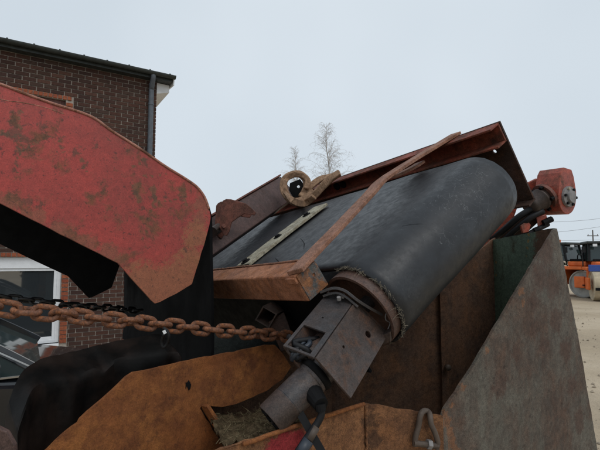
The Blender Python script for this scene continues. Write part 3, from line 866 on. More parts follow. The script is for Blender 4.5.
# ------------------------------------------------------------------ tipped belt conveyor
conv = thing('belt_conveyor', 'tipped belt conveyor with wide black rubber belt lying in the skip', 'conveyor', Q(.6, .4, -.45))
RB, RI, BWD = .136, .125, .735
UEND = 2.45
# belt: stadium loop, slightly wavy
def loop_pts(r):
    P = []
    for i in range(25):
        a = math.pi / 2 + math.pi * i / 24
        P.append((math.cos(a) * r, math.sin(a) * r))
    for i in range(1, 24): P.append((UEND * i / 24, -r - .012 * math.sin(math.pi * i / 24)))
    for i in range(25):
        a = -math.pi / 2 + math.pi * i / 24
        P.append((UEND + math.cos(a) * r, math.sin(a) * r))
    for i in range(1, 24): P.append((UEND - UEND * i / 24, r - .010 * math.sin(math.pi * i / 24)))
    return P
lo, li = loop_pts(RB), loop_pts(RI)
nb_ = len(lo); nv_ = 20
V = []; F = []
for k in range(nv_ + 1):
    b = BWD * k / nv_
    for (a, c), (a2, c2) in zip(lo, li):
        wob = .006 * mnoise.noise((a * 3, b * 4, c * 3)) + .0025 * mnoise.noise((a * 11, b * 9, c * 11))
        e = (mnoise.noise((a * 14, c * 14, 5.)) * .004 + mnoise.noise((a * 50, c * 50, 2.)) * .003) if k in (0, nv_) else 0
        V += [Q(a, b + e, c) + ((UU * a + WW * c) * (wob / RB) if a <= 0 else WW * (wob if c > 0 else -wob)), Q(a2, b + e, c2)]
for k in range(nv_):
    for i in range(nb_):
        j = (i + 1) % nb_
        a, b = (k * nb_ + i) * 2, (k * nb_ + j) * 2; c, d = a + 2 * nb_, b + 2 * nb_
        F += [(a, b, d, c), (a + 1, c + 1, d + 1, b + 1)]
for i in range(nb_):
    j = (i + 1) % nb_
    F.append((2 * i, 2 * i + 1, 2 * j + 1, 2 * j)); q = nv_ * nb_ * 2
    F.append((q + 2 * i, q + 2 * j, q + 2 * j + 1, q + 2 * i + 1))
belt = mesh('belt', V, F, M_belt, conv, smooth=True)
# frayed edge threads
R = random.Random(3); FV, FF = [], []
for k in range(1000):
    a = math.radians(R.uniform(58, 300))
    if mnoise.noise((math.cos(a) * 4, math.sin(a) * 4, 0)) < -.15 + .3 * R.random() - .2: continue
    dr = UU * math.cos(a) + WW * math.sin(a); tg = UU * -math.sin(a) + WW * math.cos(a)
    p = Q(0, 0, 0) + dr * R.uniform(RI + .002, RB + .001) + VV * R.uniform(-.002, .008)
    L = R.uniform(.003, .009)
    if R.random() < .05: L = R.uniform(.014, .034)
    d0_ = (-VV * R.uniform(.2, .9) + dr * R.uniform(-.1, .45) + tg * R.gauss(0, .9)).normalized()
    d1_ = (d0_ + Vector((R.gauss(0, .6), R.gauss(0, .6), R.gauss(-.3, .6)))).normalized()
    P = [p, p + d0_ * L * .5, p + d0_ * L * .5 + d1_ * L * .6]
    v, f = g_tube(P, R.uniform(.00022, .00048), 3, caps=False)
    n0 = len(FV); FV += v; FF += [tuple(i + n0 for i in q) for q in f]
fr = mesh('frayed_edge', FV, FF, M_fray, belt); fr['kind'] = 'stuff'
def on_belt(px, py):
    """the belt face seen at a pixel: round the roller or on the flat run"""
    d = ray(px, py); o = CAM - C0
    du, dw, ou, ow = d.dot(UU), d.dot(WW), o.dot(UU), o.dot(WW)
    A, B, Cc = du * du + dw * dw, 2 * (ou * du + ow * dw), ou * ou + ow * ow - (RB + .0008) ** 2
    D = B * B - 4 * A * Cc
    if D > 0:
        k = (-B - math.sqrt(D)) / (2 * A)
        if ou + du * k < 0: return CAM + d * k
    return on(px, py, Q(0, 0, RB - .004), WW)
M_gouge = plain('black_cut_rubber', (.006, .006, .007), rough=.8, spec=.1)
for P, r in ([[(402, 226), (420, 224), (440, 228), (458, 237), (470, 246)], .0016], [((433, 232), (440, 225), (447, 220)), .0016], [((300, 238), (304, 243), (303, 249)), .0016], [((275, 258), (279, 262), (278, 266)), .002]):
    mesh('gouge', *g_tube(catmull([on_belt(x, y) for x, y in P], 6), (lambda q, r=r: r * .55 * (.25 + math.sin(math.pi * min(1, max(0, q))))), 5), M_gouge, belt)
# roller: shell, hub disc, shaft
rol = mesh('roller', *g_lathe(Q(0, -.030, 0), VV, [(0, .123), (0, .114), (.05, .112), (.05, .02), (.70, .02), (.75, .12)], 56, x=UU), M_ring, conv, smooth=False)
for p in rol.data.polygons: p.use_smooth = True
rol.data.set_sharp_from_angle(angle=math.radians(35))
mesh('shaft', *g_cyl(Q(0, -.20, 0), Q(0, .1, 0), .022), M_box, rol)
mesh('tail_roller', *g_cyl(Q(UEND, -.02, 0), Q(UEND, BWD + .02, 0), .122, n=32), M_ring, conv)
# near beam: hollow box section with an end cap
BA = .035
nbv = g_box(Q(BA, -.135, .110), UU * 1.9, VV * .085, WW * .088)
beam = mesh('near_beam', *nbv, M_beam, conv, bevel=.006)
mesh('beam_end_cap', *g_plate([Q(BA, -.131, .114), Q(BA, -.054, .114), Q(BA, -.054, .194), Q(BA, -.131, .194)], -UU * .004, [circ(Q(BA, -.080, .165), VV, WW, .0055, 10)]), M_cap, beam)
mesh('beam_weld', *g_tube(jag([Q(BA + .012, -.050, .199), Q(BA + .30, -.050, .199), Q(BA + .9, -.050, .199)], .0012, .012, WW, False, 3), .004, 6), M_bar, beam, smooth=True)
mesh('beam_tab', *g_box(Q(BA - .002, -.141, .176), UU * .05, VV * .006, WW * .016), M_beam, beam)
mesh('dark_void_sheet', *g_plate([Q(.13, -.012, .10), Q(2.4, -.012, .10), Q(2.4, -.012, -.26), Q(.13, -.012, -.26)], -VV * .008), M_dark, conv)  # near-black sheet stands in for the dark void below the near beam
# flat bar bent across the belt
bar = [(295, 272, .205), (316, 250, .206), (335, 230.5, .208), (352, 212.5, .212), (369, 194.5, .216), (378, 184, .220), (385, 178, .222), (394, 172, .220), (408, 163, .21), (422, 154.5, .195), (441, 143, .182), (456, 134, .175)]
BPt = [on(x, y, Q(0, 0, w_), WW) for x, y, w_ in bar]
mesh('flat_bar', *g_strap(catmull(BPt, 4), WW, .060, .013), M_bar, conv, bevel=.002)
mesh('bar_lug', *g_strap(catmull([on(x, y, Q(0, 0, w_), WW) for x, y, w_ in [(392, 177, .185), (403, 172.5, .175), (414, 167, .165), (420, 163, .16)]], 4), WW, .05, .012), M_bar, conv, bevel=.002)
# pale clamp strip on the belt
s0_, s1_ = on(243, 266, Q(0, 0, RB + .006), WW), on(321, 206, Q(0, 0, RB + .006), WW)
strip = mesh('clamp_strip', *g_strap([s0_, s0_.lerp(s1_, .5) + WW * .003, s1_], WW, .105, .014), M_strip, conv, bevel=.002)
for k in (.04, .42, .80):
    p = s0_.lerp(s1_, k) + WW * .008
    mesh('bolt', *g_join([g_cyl(p, p + WW * .004, .022, n=10), g_cyl(p + WW * .004, p + WW * .012, .013, n=6)]), M_dark, strip)
# dirt crumbs lying along the beam
R = random.Random(9); CV, CF = [], []
for k in range(60):
    p = Q(R.uniform(.45, 1.5), R.uniform(-.05, .05), RB + .002)
    v, f = g_cbox(p, R.uniform(.006, .03), R.uniform(.004, .012), R.uniform(.004, .014), (Vector((R.gauss(0, 1), R.gauss(0, 1), R.gauss(0, 1))).normalized(), VV, WW))
    n0 = len(CV); CV += v; CF += [tuple(i + n0 for i in q) for q in f]
cr = mesh('dirt_crumbs', CV, CF, M_dirt, conv); cr['kind'] = 'stuff'
# far channel and far plate
VF = 1.0
chan = g_join([g_box(Q(-.02, VF - .010, .085), UU * 2.5, VV * .010, WW * .085), g_box(Q(-.02, VF - .075, .162), UU * 2.5, VV * .0645, WW * .008), g_box(Q(-.02, VF - .075, .085), UU * 2.5, VV * .0645, WW * .008)])
ch = mesh('far_channel', *chan, M_chan, conv, bevel=.0015)
for a in (1.0, 1.06, 1.75):
    mesh('channel_bolt', *g_cyl(Q(a, VF - .022, .125), Q(a, VF - .01, .125), .022, n=10), M_dark, ch)
hole = circ(Q(.05, VF + .002, .055), UU, WW, .009, 10)
mesh('far_plate', *g_plate([Q(-.022, VF + .002, .171), Q(2.4, VF + .002, .171), Q(2.4, VF + .002, .02), Q(.55, VF + .002, -.19), Q(-.022, VF + .002, -.19)], VV * .010, [hole]), M_fplate, conv)
mesh('plate_flange', *g_box(Q(-.024, VF - .05, -.198), UU * .5, VV * .062, WW * .007), M_fplate, conv)

# bearing box and drum motor on the near end of the roller
T0, T1, T2, T3 = W(327, 293, 1.27), W(355, 302, 1.215), W(316, 358, 1.03), W(283, 347, 1.085)   # top face: far-left, far-right, near-right, near-left
S1, S2 = W(388, 335, 1.24), W(345, 400, 1.055)                                                  # lower right edge: far, near
dn1, dn2 = S1 - T1, S2 - T2
B0_, B3_ = T0 + dn1, T3 + dn2
bxp = []
def lerp4(a, b, k): return a + (b - a) * k
th = .006
nt = (T1 - T0).cross(T2 - T1).normalized()
if nt.dot(CAM - T0) < 0: nt = -nt
ns = (T2 - T1).cross(S1 - T1).normalized()
if ns.dot(CAM - T1) < 0: ns = -ns
side_h = [circ(lerp4(lerp4(T1, T2, .22), lerp4(S1, S2, .22), .62), (T2 - T1).normalized(), dn1.normalized(), .0105, 14), circ(lerp4(lerp4(T1, T2, .62), lerp4(S1, S2, .62), .33), (T2 - T1).normalized(), dn1.normalized(), .0042, 10)]
def flat(pts, p0, n): return [p - n * (p - p0).dot(n) for p in pts]
ns2 = ns
sq = flat([T1, T2, S2, S1], T1, ns)
side_h = [flat(h_, T1, ns) for h_ in side_h]
mb = mesh('bearing_box', *g_plate(sq, -ns * th, side_h), M_boxside, conv, bevel=.0015)
tq = flat([T0, T1 - ns * (th + .0005), T2 - ns * (th + .0005), T3], T0, nt)
def TQ(a, b): return lerp4(lerp4(tq[0], tq[1], a), lerp4(tq[3], tq[2], a), b)
hole_t = [[TQ(.10, .62), TQ(.84, .62), TQ(.84, .97), TQ(.10, .97)], circ(TQ(.45, .42), (tq[1] - tq[0]).normalized(), (tq[3] - tq[0]).normalized(), .0035, 8)]
mesh('top_plate', *g_plate(tq, -nt * th, hole_t), M_box, mb, bevel=.0015)
mesh('back_plate', *g_hex([T0, T3, B3_, B0_, T0 + (T1 - T0).normalized() * .006, T3 + (T2 - T3).normalized() * .006, B3_ + (T2 - T3).normalized() * .006, B0_ + (T1 - T0).normalized() * .006]), M_boxside, mb)
mesh('end_plate', *g_hex([T0, T1, S1, B0_, *(p + (T0 - T3).normalized() * .008 for p in (T0, T1, S1, B0_))]), M_boxside, mb)
# flange: curved strips round the box end and a lower tab
ax = (T0 - T3).normalized()
mesh('flange', *g_strap(catmull([W(322, 292, 1.255), W(334, 288.5, 1.24), W(345, 291, 1.225), W(357, 300, 1.215), W(368, 307, 1.225), W(379, 313, 1.245)], 5), (CAM - T1).normalized(), .008, .035), M_box, mb, bevel=.001)
mesh('flange', *g_strap(catmull([W(324, 296, 1.25), W(336, 293, 1.235), W(346, 297, 1.22), W(358, 307, 1.21)], 5), (CAM - T1).normalized(), .007, .02), M_box, mb, bevel=.001)
mesh('tab', *g_cbox(W(388, 336, 1.235), .025, .03, .035, (ax, ns, nt)), M_boxside, mb, bevel=.002)
for x, y, z in ((343, 297.5, 1.225), (339, 300, 1.215)):
    mesh('bolt', *g_cyl(W(x, y, z), W(x, y, z) + nt * .010, .006, n=6), M_grey, mb)
mesh('wire_hook', *g_tube(catmull([W(391, 310, 1.24), W(386, 314, 1.23), W(386, 320, 1.23), W(390, 323, 1.235), W(388, 329, 1.235)], 5), .0016, 5), M_grey, mb)
# drum motor
mc0, mc1 = W(332, 358, 1.13), W(270.5, 420, 1.045)
md = (mc1 - mc0); ml = md.length; md.normalize()
r_m = .0415
mot = mesh('drum_motor', *g_lathe(mc0, md, [(0, 0), (0, r_m * .98), (ml * .30, r_m * .98), (ml * .31, r_m * 1.04), (ml * .36, r_m * 1.04), (ml * .37, r_m), (ml * .72, r_m), (ml * .722, r_m * .985), (ml * .73, r_m * .985), (ml * .73, 0)], 48, closed=False), M_motor, conv, smooth=True)
mot.data.set_sharp_from_angle(angle=math.radians(30))
me2 = mesh('motor_end', *g_lathe(mc0 + md * (ml * .731), md, [(0, 0), (0, r_m * 1.01), (ml * .25, r_m * 1.0), (ml * .27, r_m * .96), (ml * .27, r_m * .80), (ml * .20, r_m * .78), (ml * .20, 0)], 48, closed=False), M_motor2, mot, smooth=True)
me2.data.set_sharp_from_angle(angle=math.radians(30))
mx, my = perp(md)
for k in range(6):
    a = k * math.pi / 3 + .3
    p = mc0 + md * (ml * .935) + (mx * math.cos(a) + my * math.sin(a)) * r_m * .55
    mesh('end_bolt', *g_cyl(p, p + md * .016, .008, n=6), M_dark, me2)
mesh('end_hub', *g_cyl(mc0 + md * (ml * .93), mc0 + md * (ml * .985), r_m * .3, n=14), M_dark, me2)
# grime-black collar where the motor enters the box
mesh('collar', *g_lathe(mc0 + md * (ml * .24), md, [(0, r_m * .9), (.0, r_m * 1.13), (.012, r_m * 1.15), (.018, r_m * 1.05), (.018, r_m * .9)], 40), M_dark, mot, smooth=True)
# cable gland and cable
gl = W(313, 393, 1.065)
mesh('cable_gland', *g_join([g_cyl(gl, W(321, 405, 1.025), .024, .018, 14), g_cyl(W(320, 404, 1.025), W(321, 411, 1.022), .013, .012, 12)]), M_dark, mot)
cab = mesh('cable', *g_tube(catmull([W(321, 405, 1.022), W(321.5, 414, 1.02), W(318, 422, 1.015), W(312, 431, 1.005), W(303, 444, .99), W(290, 464, .97)], 6), .0085, 10), M_black, mot, smooth=True)
mesh('cable_sleeve', *g_tube([W(316, 427, 1.01), W(308.5, 440, .995)], .0100, 12), M_lash, cab, smooth=True)
mesh('cable_plug', *g_tube([W(308.4, 440.2, .995), W(298, 456, .98)], .0135, 12), M_blueg, cab, smooth=True)
mesh('support_bar', *g_strap([W(300, 413, 1.05), W(322, 452, 1.02), W(332, 470, 1.0)], (CAM - gl).normalized(), .018, .012), M_black, mot)
# cables bundled inside the open slot
R = random.Random(8)
for k in range(7):
    P = [W(292 + R.uniform(-4, 30), 338 + R.uniform(-4, 4), 1.14), W(290 + R.uniform(0, 22), 346 + R.uniform(-4, 4), 1.105), W(288 + R.uniform(0, 22), 352 + R.uniform(-4, 3), 1.09), W(300 + R.uniform(-10, 10), 360, 1.10)]
    mesh('slot_cable', *g_tube(catmull(P, 4), R.uniform(.004, .008), 7), M_blueg if k % 2 else M_black, mb, smooth=True)
mesh('slot_sleeve', *g_cyl(W(325, 337, 1.17), W(306, 358, 1.10), .022, n=16), M_boxside, mb)

# loose square tube and bent strap under the near beam
stb = mesh('square_tube', *g_join([g_strap([W(255, 318, 1.66) , W(264, 309, 1.66)], FW, .05, .006)]), M_box, conv)
bpy.data.objects.remove(stb)
sqc = W(266, 317, 1.60)
sx = (W(277, 311.5, 1.60) - W(255, 322, 1.60)); 
def ringsq(c, e1, e2, a, b, dpt):
    o = [c + e1 * a, c + e2 * a, c - e1 * a, c - e2 * a]; i_ = [c + e1 * b, c + e2 * b, c - e1 * b, c - e2 * b]
    V = o + i_ + [p + dpt for p in o] + [p + dpt for p in i_]
    F = []
    for k in range(4):
        l = (k + 1) % 4
        F += [(k, l, 4 + l, 4 + k), (8 + k, 12 + k, 12 + l, 8 + l), (k, 8 + k, 8 + l, l), (4 + k, 4 + l, 12 + l, 12 + k)]
    return V, F
e1 = (RT * .9 + UP * .25).normalized(); e2 = (UP * .95 - RT * .25).normalized()
mesh('square_tube', *ringsq(sqc, e1, e2, .042, .035, (FW * .9 + RT * .3) * .35), M_boxside, conv)
mesh('support_leg', *g_hex([W(268, 322, 1.62), W(284, 312, 1.62), W(296, 345, 1.56), W(281, 352, 1.56), W(268, 322, 1.7), W(284, 312, 1.7), W(296, 345, 1.64), W(281, 352, 1.64)]), M_fplate, conv, bevel=.003)

# ------------------------------------------------------------------ grey lever arm with hook bracket
arm = thing('lever_arm', 'dark brown steel lever arm with hook bracket behind the hood nose', 'lever arm', W(235, 225, 2.35))
aA, aB = W(196, 246, 2.15), W(289, 186, 2.92)
ad = (aB - aA).normalized(); an = ad.cross(FW).normalized()
if an.z < 0: an = -an
ab = ad.cross(an).normalized()
if ab.dot(FW) < 0: ab = -ab
mesh('arm_beam', *g_hex([aA - an * .085, aB - an * .085, aB - an * .085 + ab * .12, aA - an * .085 + ab * .12, aA + an * .085, aB + an * .085, aB + an * .085 + ab * .12, aA + an * .085 + ab * .12]), M_arm, arm, bevel=.006)
mesh('lit_top_strip', *g_box(aA + an * .087 - ab * .01, ad * (aB - aA).length, an * .010, ab * .14), M_lever, arm, bevel=.002)  # paler strip paints the lit look of the arm's top face
hook = [(219.5, 227), (221, 203), (223, 200.5), (226, 199), (231, 199.2), (246, 203.5), (251, 207.5), (256, 212.5), (254.5, 215.5), (244, 213.8), (237.5, 218), (231.5, 222.5), (229, 232), (226.5, 236), (223.5, 235)]
brk = None
for k, (dx, dy, z) in enumerate(((0, 0, 2.12), (-5.0, 2.5, 2.27))):
    P = [W(x + dx, y + dy, z) for x, y in hook]
    o = mesh('hook_plate', *g_plate(P, FW * .016), M_lever, arm, bevel=.003)
mesh('hook_pin', *g_cyl(W(224, 226, 2.10), W(217, 229, 2.34), .009, n=12), M_lever, arm)
mesh('arm_pivot', *g_cyl(W(213, 232, 2.2), W(219, 228, 2.25), .026, n=14), M_motor2, arm)

# ------------------------------------------------------------------ lifting sling
zs = 2.93
slp = catmull([W(340, 172.5, 2.548), W(331, 178.5, 2.567), W(322, 187, 2.585), W(311, 198, 2.604), W(300, 203, 2.641), W(290, 199.5, 2.660), W(284, 190, 2.660), W(284.5, 180, 2.678), W(291, 175, 2.697), W(299, 174, 2.716), W(305, 178.5, 2.716), W(307, 186, 2.697), W(304, 193, 2.678)], 6)
sling = thing('lifting_sling', 'tan webbing lifting sling looped round the conveyor channel', 'sling', W(305, 198, 2.372))
def slpn(t):
    a = t * 5.2
    return (FW * -1 + UP * .9 * math.cos(a) + RT * .7 * math.sin(a * 1.3)).normalized()
mesh('sling_loop', *g_strap(slp, slpn, .044, .022), M_webbing, sling, bevel=.008)
mesh('sling_tail', *g_strap(catmull([W(301, 197, 2.660), W(307, 190, 2.697), W(314, 183.5, 2.725), W(321, 179, 2.744), W(329, 177, 2.744), W(336, 175, 2.725)], 5), lambda t: (FW * -1 + UP * (.2 + t)).normalized(), .042, .022), M_webbing, sling, bevel=.008)
mesh('sling_eye', *g_strap(catmull([W(283, 183, 2.697), W(286, 193, 2.669), W(293, 201, 2.372), W(304, 203.5, 2.604), W(314, 196.5, 2.576)], 5), lambda t: (FW * -1 + RT * .4).normalized(), .038, .020), M_webbing, sling, bevel=.008)
mesh('sling_strand', *g_strap(catmull([W(306, 189, 2.66), W(308, 181, 2.68), W(303, 175.5, 2.70), W(295, 174.5, 2.70), W(287, 178, 2.69), W(282.5, 186, 2.67), W(285, 195, 2.65), W(293, 200.5, 2.62), W(304, 198.5, 2.60), W(314, 191, 2.60)], 5), lambda t: (FW * -1 + UP * math.cos(t * 7) * .8 - RT * .6 * math.sin(t * 6)).normalized(), .034, .020), M_webbing, sling, bevel=.007)
mesh('channel_hook', *g_plate([W(x, y, 2.80) for x, y in ((290, 183), (300, 179), (305, 186), (303, 196), (293, 197), (289, 190))], FW * .03, [circ(W(298.5, 186.5, 2.80), RT, UP, .010, 12)]), M_dark, sling)

# ------------------------------------------------------------------ chains
def link_mesh(name, pitch, width, r, m, n=9, mseg=7):
    hw = width / 2 - r; hl = (pitch) / 2 + r - hw * .98
    P = []
    for s, c0_ in ((1, hl), (-1, -hl)):
        for i in range(n):
            a = -math.pi / 2 + math.pi * i / (n - 1)
            P.append(Vector((c0_ + s * math.cos(a) * hw, s * math.sin(a) * hw, 0)))
    v, f = g_tube(P, r, mseg, closed=True)
    me = bpy.data.meshes.new(name); me.from_pydata([tuple(q) for q in v], [], f)
    bm = bmesh.new(); bm.from_mesh(me); bmesh.ops.recalc_face_normals(bm, faces=bm.faces); bm.to_mesh(me); bm.free()
    for p in me.polygons: p.use_smooth = True
    me.materials.append(m); return me
def chain(root, pts, pitch, width, r, m, roll, seed, jit=.15):
    R = random.Random(seed)
    me = link_mesh('link', pitch, width, r, m)
    P = catmull(pts, 40)
    acc = 0; prev = P[0]; k = 0; nxt = pitch / 2
    bs = wbase(root)
    for i in range(1, len(P)):
        seg = (P[i] - prev).length
        while acc + seg >= nxt:
            c = prev.lerp(P[i], (nxt - acc) / seg); tg = (P[i] - prev).normalized()
            tg = (tg + Vector((R.gauss(0, .05), R.gauss(0, .05), R.gauss(0, .07)))).normalized()
            y = Z.cross(tg).normalized(); z_ = tg.cross(y)
            a = roll + (math.pi / 2 if k % 2 else 0) + R.gauss(0, jit)
            y2 = y * math.cos(a) + z_ * math.sin(a); z2 = tg.cross(y2)
            o = bpy.data.objects.new('link', me); o.parent = root
            M = Matrix((tg, y2, z2)).transposed().to_4x4(); M.translation = c - bs
            o.matrix_local = M
            link(o); k += 1; nxt += pitch
        acc += seg; prev = P[i]
p0c = W(-45, 303, 1.0)
rc = thing('rusty_chain', 'heavy rusty steel chain stretched across in front of the red hood', 'chain', W(120, 330, 1.05))
chain(rc, [p0c, W(0, 308, 1.04), W(60, 314.5, 1.10), W(130, 321.5, 1.18), W(200, 328.5, 1.29), W(250, 333, 1.39), W(292, 337, 1.50)], .0405, .0445, .0073, M_chain, math.radians(78), 4, .2)
bc = thing('black_chain', 'thin black chain hanging behind the rusty chain beside the window', 'chain', W(60, 310, 1.6))
chain(bc, [W(-40, 291, 1.36), W(0, 297, 1.44), W(40, 302, 1.52), W(80, 306, 1.64), W(113, 308.5, 1.76), W(140, 311, 1.90)], .034, .034, .0052, M_bchain, math.radians(70), 6)
# snap hook and tag on the rusty chain
sh = thing('snap_hook', 'small black snap hook with a light tag hanging from the chain', 'snap hook', W(166, 342, 1.13))
mesh('hook_body', *g_tube(catmull([W(163, 328, 1.12), W(167, 331, 1.12), W(169, 337, 1.12), W(167, 344, 1.13), W(163, 347, 1.13), W(162, 341, 1.13), W(164, 334, 1.12)], 5), .0042, 7), M_black, sh, smooth=True)
mesh('tag', *g_cbox(W(164.5, 332, 1.105), .007, .003, .009, ((RT + UP * .5).normalized(), FW, (UP - RT * .5).normalized())), M_white, sh)

# ------------------------------------------------------------------ dark rubber skirt lying over the left edge
ridge_px = [(9, 402, 1.04), (15, 386, 1.07), (24, 370, 1.12), (37, 361, 1.17), (52, 356, 1.21), (67, 353, 1.25), (82, 349.5, 1.28), (97, 345.5, 1.31), (115, 341.5, 1.35), (133, 338, 1.37), (150, 335, 1.39), (160, 334, 1.41), (166, 337, 1.415), (169, 345, 1.42)]
RP = catmull([W(*q) for q in ridge_px], 8)
V = []; F = []
nbk = nb
prof = [(-.07, -1.0), (-.06, -.50), (-.045, -.12), (-.02, -.020), (0, 0), (.022, -.009), (.045, -.018), (.068, -.026), (.086, -.034), (.092, -.044), (.093, -.070), (.088, -.13), (.092, -.22), (.095, -.45), (.095, -.95)]
def tri(x): return abs((x % 1.0) * 2 - 1) * 2 - 1            # angular fold wave
for i, p in enumerate(RP):
    k = i / (len(RP) - 1)
    for j, (o, hh) in enumerate(prof):
        q = p + nb * o + Z * hh
        fall = min(1, max(0, (-hh - .03) * 9)) if j > 8 else 0
        q = q + nb * (fall * (.016 * tri(k * 3.1 + hh * .6) + .008 * tri(k * 7.3 + .2 - hh)))
        if 5 <= j <= 9:
            q = q + Z * (.009 * tri(k * 2.3 + o * 4 + .3) * (o / .09) - .004) + Z * (-.016 * max(0, 1 - abs(k - .52) / .05) * (o / .09))
        q = q + Z * (.003 * mnoise.noise(q * 30)) + nb * (.004 * mnoise.noise(q * 24))
        V.append(q)
m = len(prof)
for i in range(len(RP) - 1):
    for j in range(m - 1):
        a = i * m + j; F.append((a, a + 1, a + m + 1, a + m))
F += [tuple(range(m)), tuple(range((len(RP) - 1) * m, len(RP) * m))]
sk = mesh('rubber_skirt', V, F, M_skirt, smooth=True)
sk.data.set_sharp_from_angle(angle=math.radians(38))
top(sk, 'crumpled black rubber skirt sagging behind the orange rusty plate', 'rubber skirt')
# brown plate corner, bottom left
pl = mesh('brown_plate', *g_plate([W(x, y, .80) for x, y in ((-40, 410), (-4, 427), (6, 432), (14, 446), (16, 470), (-40, 520))], FW * .01), steel('dull_brown_plate', (.085, .050, .042), (.065, .042, .036), (.08, .04, .03), (.04, .025, .02), amount=.4, seed=30), bevel=.002)
pl.name = 'brown_plate'; top(pl, 'dull brown steel plate corner at the bottom left below the car', 'steel plate')

# ------------------------------------------------------------------ shackle over the front rim
s_n = n2
sa = thing('lifting_shackle', 'worn grey lifting shackle hooked over the low front rim', 'shackle', W(425, 444, 1.22))
def SP(x, y, o=.016): return on(x, y, f1 + n2 * o, n2)
mesh('bow', *g_tube(catmull([SP(415, 446), SP(415.5, 437), SP(418.5, 426), SP(420, 417), SP(422, 412.5, .012), SP(425, 410.8, .0), SP(428.5, 412, -.008), SP(430, 416, .014), SP(431, 424, .02), SP(435, 433, .02), SP(437.5, 442, .018), SP(436, 449, .016)], 5), .0080, 10), M_lash, sa, smooth=True)
mesh('pin', *g_cyl(SP(413.5, 443, .018), SP(438, 446, .018), .0085, n=12), M_lash, sa)
mesh('pin_nut', *g_cyl(SP(427, 444, .018), SP(431, 444.5, .018), .0135, n=6), M_grey, sa)

# ------------------------------------------------------------------ red gear motor and frame behind the skip
gm = thing('gear_motor', 'red rusty gear motor with grey shaft cover jutting out beyond the brown plate', 'gear motor', W(556, 217, 2.45))
ga = (RT * .46 - FW * .88 + UP * .02).normalized()
gup = (UP - ga * ga.dot(UP)); gup = (gup - RT * .0).normalized()
gup = (gup * .95 - ga.cross(gup) * .12).normalized()
gs = ga.cross(gup).normalized()
if gs.dot(FW) < 0: gs = -gs
gc = W(564, 197, 2.36)
prof = []
for i in range(13):
    a = math.pi + math.pi * i / 12
    prof.append((math.cos(a) * .078, math.sin(a) * .095))
prof += [(.074, .04), (.046, .115), (.022, .150), (-.05, .150), (-.068, .12), (-.078, .05)]
def GP(x, y, o=0): return gc + gs * x + gup * y + ga * o
mesh('housing', *g_plate([GP(x, y, .02) for x, y in prof], -ga * .135), M_redm, gm, bevel=.016)
mesh('bearing_cover', *g_lathe(GP(0, .0, .021), ga, [(0, .056), (.012, .054), (.014, .034), (.026, .030), (.026, 0)], 24, closed=False), M_grey, gm, smooth=False)
for k in range(6):
    a = k * math.pi / 3
    p = GP(math.cos(a) * .045, math.sin(a) * .045, .03)
    mesh('cover_bolt', *g_cyl(p, p + ga * .012, .008, n=6), M_strip if k == 2 else M_dark, gm)
sdir = (-RT * .82 - UP * .46 - FW * .22).normalized()
cA = GP(-.060, .005, -.055)
mesh('shaft_cover', *g_lathe(cA, sdir, [(0, 0), (0, .056), (.045, .056), (.047, .060), (.055, .060), (.057, .054), (.12, .054), (.14, .042), (.14, 0)], 32, closed=False), M_motor2, gm, smooth=True)
mesh('flange_ring', *g_lathe(cA + sdir * .012, sdir, [(0, .05), (0, .074), (.018, .074), (.018, .05)], 28), M_lever, gm)
for k in range(5):
    a = .5 + k * 1.25
    e1_, e2_ = perp(sdir)
    p = cA + sdir * .03 + (e1_ * math.cos(a) + e2_ * math.sin(a)) * .066
    mesh('flange_bolt', *g_cyl(p, p + sdir * .018, .010, n=6), M_dark, gm)
fr = thing('red_machine_frame', 'red machine frame with black hoses above the green skip wall', 'machine frame', W(505, 240, 2.6))
mesh('frame_plate', *g_plate([W(x, y, 2.55) for x, y in ((466, 246), (478, 226), (492, 211), (518, 207), (512, 224), (499, 247))], FW * .05), M_redm, fr, bevel=.006)
mesh('frame_block', *g_hex([W(526, 183, 2.5), W(537, 178, 2.5), W(538, 200, 2.5), W(527, 205, 2.5), W(526, 183, 2.65), W(536, 178, 2.65), W(538, 200, 2.65), W(527, 205, 2.65)]), M_redm, fr, bevel=.006)
mesh('frame_beam', *g_hex([W(498, 236, 2.48), W(540, 204, 2.36), W(545, 216, 2.36), W(510, 248, 2.48), W(498, 236, 2.6), W(540, 204, 2.46), W(545, 216, 2.46), W(510, 248, 2.6)]), M_fplate, fr, bevel=.008)
mesh('tab', *g_plate([W(x, y, 2.33) for x, y in ((521, 226), (527, 220), (531, 225), (529, 232), (523, 233))], FW * .02), M_redm, fr, bevel=.003)
for k, (P, r) in enumerate([([(492, 240, 2.5), (505, 229, 2.42), (520, 216, 2.36), (536, 207, 2.34)], .018), ([(502, 242, 2.44), (514, 231, 2.38), (530, 218, 2.33), (543, 211, 2.33)], .016), ([(512, 238, 2.38), (524, 236, 2.35), (538, 229, 2.34), (548, 224, 2.35)], .014)]):
    mesh('hose', *g_tube(catmull([W(*q) for q in P], 5), r, 8), M_black, fr, smooth=True)
mesh('hose_block', *g_hex([W(536, 217, 2.34), W(546, 214, 2.34), W(549, 224, 2.34), W(538, 228, 2.34), W(536, 217, 2.42), W(546, 214, 2.42), W(549, 224, 2.42), W(538, 228, 2.42)]), M_redm, fr, bevel=.006)
for x, y in ((546, 222), (550, 220), (537, 230)):
    mesh('fitting', *g_cyl(W(x - 3, y + 1, 2.33), W(x + 2, y - 1, 2.33), .016, n=8), M_dark, fr)

